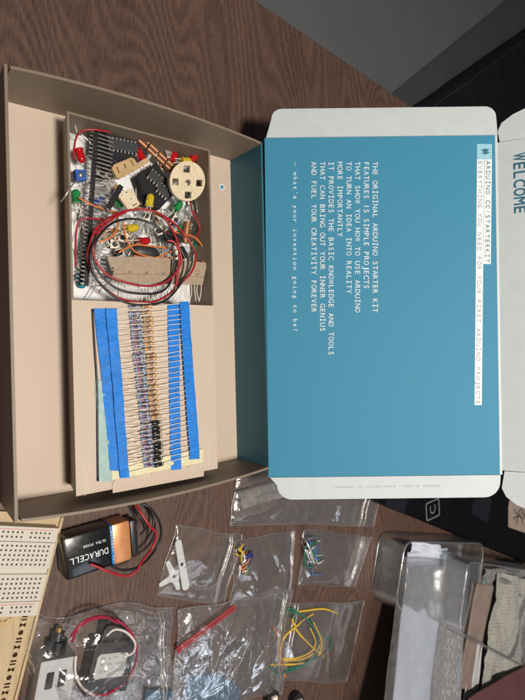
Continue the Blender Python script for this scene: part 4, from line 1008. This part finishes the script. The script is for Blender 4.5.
# ------------------------------------------------------------ laptop and the clear cases at the right
ZL = 1.8
l0 = P(374, 500, ZL); l1 = P(525, 562, ZL); ld = (l1 - l0).normalized(); ln = Vector((-ld.y, ld.x, 0))
lap = thing('laptop', 'black laptop lying beyond the lid with faint keys', 'laptop', (l0.x, l0.y, 0))
M_LAP = mat('laptop_black', (0.005, 0.005, 0.007), 0.5, var=0.1, vscale=0.5, spec=0.06)
bm = bmesh.new(); add_box(bm, (18.5, 12, 0), (41, 24, ZL - 0.1), frame(Vector((l0.x, l0.y, ZL / 2)), ld, ln), 0.25); obj('laptop_body', bm, M_LAP, lap, False, True)
M_KEY = mat('key_grey', (0.013, 0.013, 0.018), 0.5, spec=0.1); M_GL = mat('key_legend', (0.16, 0.16, 0.18), 0.6)
def keyrect(px, py, w, h, nm='key'):
    p = P(px, py, ZL); bm = bmesh.new(); add_box(bm, (0, 0, 0), (w, h, 0.06), frame(Vector((p.x, p.y, ZL - 0.045)), ld, ln), 0.02); return obj(nm, bm, M_KEY, lap, False, True)
keyrect(398, 499, 3.4, 2.4); keyrect(482, 506, 4.2, 3.0)
p = P(433, 509.5, ZL); FK = frame(Vector((p.x, p.y, ZL - 0.04)), Vector((-0.05, 1, 0)), Vector((-1, 0, 0)))
o1 = rrect(-1.0, -1.3, 1.0, 1.3, 0.3); i1 = rrect(-0.86, -1.14, 0.86, 1.14, 0.22)
bm = plate_mesh([o1, i1], 0.03); bmesh.ops.transform(bm, matrix=FK, verts=bm.verts); obj('emblem_frame', bm, M_GL, lap, False, True)
bm = bmesh.new(); add_text(bm, 'C', 1.1, 1.3, FK @ Matrix.Translation((-0.65, -0.5, 0.02)), False); obj('emblem_letter', bm, M_GL, lap, False, True)
# card with handwriting
nc = pxplate([[(508, 508), (509, 500), (545, 500), (545, 540), (508, 527)]], ZL + 0.02, 0.08)
ct_ = thing('note_card', 'brown card with dark handwriting lying on the laptop at the right edge', 'card', P(515, 515, ZL))
obj('card', nc, mat('manila', (0.33, 0.26, 0.21), 0.7, var=0.08), ct_, False, True)
bm = bmesh.new()
for L in ([(514, 509), (517, 514), (521, 509), (525, 515)], [(513, 519), (518, 516), (524, 519)], [(516, 524), (519, 514), (523, 524)], [(521, 512), (527, 520)]):
    add_tube(bm, crom([P(x, y, ZL + 0.11) for x, y in L], 5), 0.07, 5)
obj('handwriting', bm, M_BLK, ct_, True, True)

def sheet(name, label, q, z, th, m, cat, rip=0.15, seed=0, zz=None, wave=0.0, n=50, root=None):
    c = [P(x, y, z if zz is None else zz[i]) for i, (x, y) in enumerate(q)]
    def f(u, v, dz):
        p = c[0].lerp(c[1], u).lerp(c[3].lerp(c[2], u), v)
        h = rip * noise.noise(Vector((u * 3, v * 3, seed))) + wave * noise.noise(Vector((u * 9, v * 14, seed + 2)))
        e = rip * 0.5 * noise.noise(Vector((u * 4, v * 5, seed + 7)))
        return p + Vector((e, e * 0.5, h + dz))
    bm = grid(n, n, lambda u, v: f(u, v, th)); b2 = grid(n, n, lambda u, v: f(u, v, 0))
    me = bpy.data.meshes.new('t'); b2.to_mesh(me); b2.free(); bm.from_mesh(me); bpy.data.meshes.remove(me)
    # stitch the rim
    bm.verts.ensure_lookup_table(); K = (n + 1) ** 2
    def idx(i, j): return i * (n + 1) + j
    loop = [idx(0, j) for j in range(n)] + [idx(i, n) for i in range(n)] + [idx(n, n - j) for j in range(n)] + [idx(n - i, 0) for i in range(n)]
    for a, b in zip(loop, loop[1:] + loop[:1]):
        try: bm.faces.new((bm.verts[a], bm.verts[b], bm.verts[b + K], bm.verts[a + K]))
        except ValueError: pass
    bmesh.ops.recalc_face_normals(bm, faces=bm.faces)
    if root is not None: o = obj(name, bm, m, root, True, True)
    else: o = tag(obj(name, bm, m, None, True, True), label, cat)
    return f, o
def printmat(name, base, ink, rows, sx=1.0, ang=0.0, dens=0.5):
    """paper with rows of unreadable small print running along local Y"""
    m = bpy.data.materials.new(name); m.use_nodes = True; nt = m.node_tree; L = nt.links.new; b = nt.nodes['Principled BSDF']; b.inputs['Roughness'].default_value = 0.7
    tc = N(nt, 'ShaderNodeTexCoord'); mp = N(nt, 'ShaderNodeMapping'); mp.inputs['Rotation'].default_value = (0, 0, rad(ang)); L(tc.outputs['Object'], mp.inputs[0])
    sp = N(nt, 'ShaderNodeSeparateXYZ'); L(mp.outputs[0], sp.inputs[0])
    a = N(nt, 'ShaderNodeMath', operation='MULTIPLY'); a.inputs[1].default_value = rows; L(sp.outputs[0], a.inputs[0])
    fr = N(nt, 'ShaderNodeMath', operation='FRACT'); L(a.outputs[0], fr.inputs[0]); g = N(nt, 'ShaderNodeMath', operation='GREATER_THAN'); g.inputs[1].default_value = 0.66; L(fr.outputs[0], g.inputs[0])
    mp2 = N(nt, 'ShaderNodeMapping'); mp2.inputs['Scale'].default_value = (rows * 0.7, 2.2 * sx, 1); L(mp.outputs[0], mp2.inputs[0])
    nz = N(nt, 'ShaderNodeTexNoise', Scale=1.5, Detail=2.0); L(mp2.outputs[0], nz.inputs['Vector']); g2 = N(nt, 'ShaderNodeMath', operation='GREATER_THAN'); g2.inputs[1].default_value = dens; L(nz.outputs['Fac'], g2.inputs[0])
    mu = N(nt, 'ShaderNodeMath', operation='MULTIPLY'); L(g.outputs[0], mu.inputs[0]); L(g2.outputs[0], mu.inputs[1])
    mx = N(nt, 'ShaderNodeMixRGB'); mx.inputs[1].default_value = (*base, 1); mx.inputs[2].default_value = (*ink, 1); L(mu.outputs[0], mx.inputs[0]); L(mx.outputs[0], b.inputs['Base Color'])
    return m
M_SHEET = mat('bluish_paper', (0.60, 0.64, 0.73), 0.6, var=0.05, vscale=0.4, bump=0.05)
M_PR = printmat('printed_sheet', (0.30, 0.305, 0.32), (0.09, 0.055, 0.06), 3.0, 0.45, 33.4, 0.47)
M_NEWS = printmat('news_print', (0.36, 0.345, 0.31), (0.27, 0.26, 0.24), 2.6, 0.5, 109.5, 0.5)
sheet('envelope', 'white paper in a clear sleeve, leftmost of the papers', [(407, 552), (447, 548), (418, 780), (385, 770)], 1.6, 0.12, M_SHEET, 'paper', 0.3, 3, zz=(1.8, 1.8, 5.5, 5.5))
sheet('plastic_sleeve', 'clear sleeve with printed edge wrapped round the leftmost paper', [(402, 556), (452, 560), (432, 770), (376, 760)], 2.0, 0.05, M_SLV, 'sleeve', 0.3, 4, zz=(2.3, 2.3, 6, 6))
sheet('printed_sheet', 'grey printed sheet between the white paper and the second clear case', [(437, 545), (470, 560), (455, 770), (412, 760)], 1.1, 0.1, M_PR, 'sheet', 0.2, 5, zz=(1.2, 1.2, 4.9, 4.9))
sheet('paper_scrap', 'small folded white paper at the top of the leftmost paper stack', [(412, 541), (440, 545), (440, 560), (410, 556)], 1.9, 0.1, M_SHEET, 'paper', 0.3, 8)
sheet('booklet', 'brown booklet with a green edge beside the second clear case', [(476, 583), (492, 585), (470, 690), (456, 686)], 3.0, 0.25, mat('booklet_brown', (0.24, 0.18, 0.15), 0.6, var=0.15, vscale=0.6), 'booklet', 0.1, 6)
tag(obj('green_folder', tube([P(x, y, 2.9) for x, y in ((484, 580), (472, 615), (462, 655), (456, 690), (452, 730))], 0.16, 6), mat('green_card', (0.14, 0.30, 0.20), 0.6), None, True, True), 'thin green folder edge left of the brown booklet', 'folder')
tag(obj('green_folder', tube([P(x, y, 2.9) for x, y in ((464, 660), (459, 690), (457, 730))], 0.14, 6), mat('pale_green_card', (0.32, 0.44, 0.36), 0.6), None, True, True), 'second pale green folder edge at the bottom beside the booklet', 'folder')
sheet('white_card', 'white curved card under the brown booklet at the bottom', [(474, 640), (482, 642), (470, 760), (450, 760)], 3.1, 0.12, mat('white_card', (0.48, 0.47, 0.48), 0.6, var=0.05), 'card', 0.2, 9)
sheet('newspaper', 'crumpled printed paper in the second clear case', [(497, 572), (535, 580), (515, 700), (481, 690)], 3.4, 0.08, M_NEWS, 'newspaper', 0.9, 12, wave=0.22, n=80)
sheet('receipt', 'rolled grey printed paper behind the crumpled one', [(483, 568), (540, 566), (540, 600), (484, 590)], 3.0, 0.1, printmat('receipt_print', (0.22, 0.22, 0.21), (0.1, 0.1, 0.1), 2, 1, 60), 'paper', 0.8, 13)
sheet('red_envelope', 'dull red envelope in the bottom right corner', [(468, 698), (530, 662), (545, 760), (470, 770)], 4.2, 0.1, mat('dull_red_paper', (0.115, 0.045, 0.045), 0.6, var=0.1, vscale=0.4), 'envelope', 0.3, 14)

def case(label, q, h, zb=0.0, wall=0.14, open_bottom=True):
    """clear rounded box: q px corners of the footprint at zb: TL, TR, BR, BL"""
    c = [P(x, y, zb) for x, y in q]; ctr = sum(c, Vector()) / 4
    root = thing('clear_case', label, 'case', (ctr.x, ctr.y, zb), group='clear plastic cases at the right')
    def ring(shr, z):
        out = []
        cc = [p.lerp(ctr, shr) for p in c]
        for i in range(4):
            p = cc[i]; a = cc[i - 1]; b = cc[(i + 1) % 4]; r = 1.3
            pa = p + (a - p).normalized() * r; pb = p + (b - p).normalized() * r
            for k in range(7):
                t = k / 6; out.append(((1 - t) ** 2 * pa + 2 * t * (1 - t) * p + t * t * pb) + Vector((0, 0, z - p.z + 0)))
        return [Vector((v.x, v.y, z)) for v in out]
    lv = [(0.03, zb + 0.02), (0.0, zb + 0.3), (0.03, zb + h)]
    def shell(d):
        bm = bmesh.new(); rs = [[bm.verts.new(v) for v in ring(s + d, z)] for s, z in lv]
        n = len(rs[0])
        for i in range(len(rs) - 1):
            for k in range(n): bm.faces.new((rs[i][k], rs[i][(k + 1) % n], rs[i + 1][(k + 1) % n], rs[i + 1][k]))
        return bm, rs
    bm, rs = shell(0); bm.faces.new(rs[0]); obj('case_shell', bm, M_ACR, root, 'auto', True)
    bm, rs = shell(0.035); obj('inner_wall', bm, M_ACR, root, 'auto', True)
    bm = bmesh.new(); add_tube(bm, ring(0.047, zb + h), 0.08, 8, True); obj('case_rim', bm, M_RIM, root, True, True)
    bm = bmesh.new(); add_tube(bm, ring(0.01, zb + 0.1), 0.06, 8, True); obj('case_foot', bm, M_RIM, root, True, True)
    return root
sheet('sleeve_flap', 'frosted rounded flap over the top of the leftmost white paper', [(408, 566), (449, 564), (441, 624), (403, 604)], 3.2, 0.04, M_ACR, 'sleeve', 0.3, 21)
case('leftmost clear rounded plastic case, nearly empty', [(379, 531), (462, 535), (452, 630), (368, 597)], 3.0)
case('middle clear rounded plastic case with papers leaning in it', [(445, 552), (530, 566), (505, 660), (436, 624)], 2.4, 2.9)
case('rightmost clear plastic case at the picture edge above the red envelope', [(517, 588), (590, 620), (570, 700), (509, 656)], 3.6, 2.0)
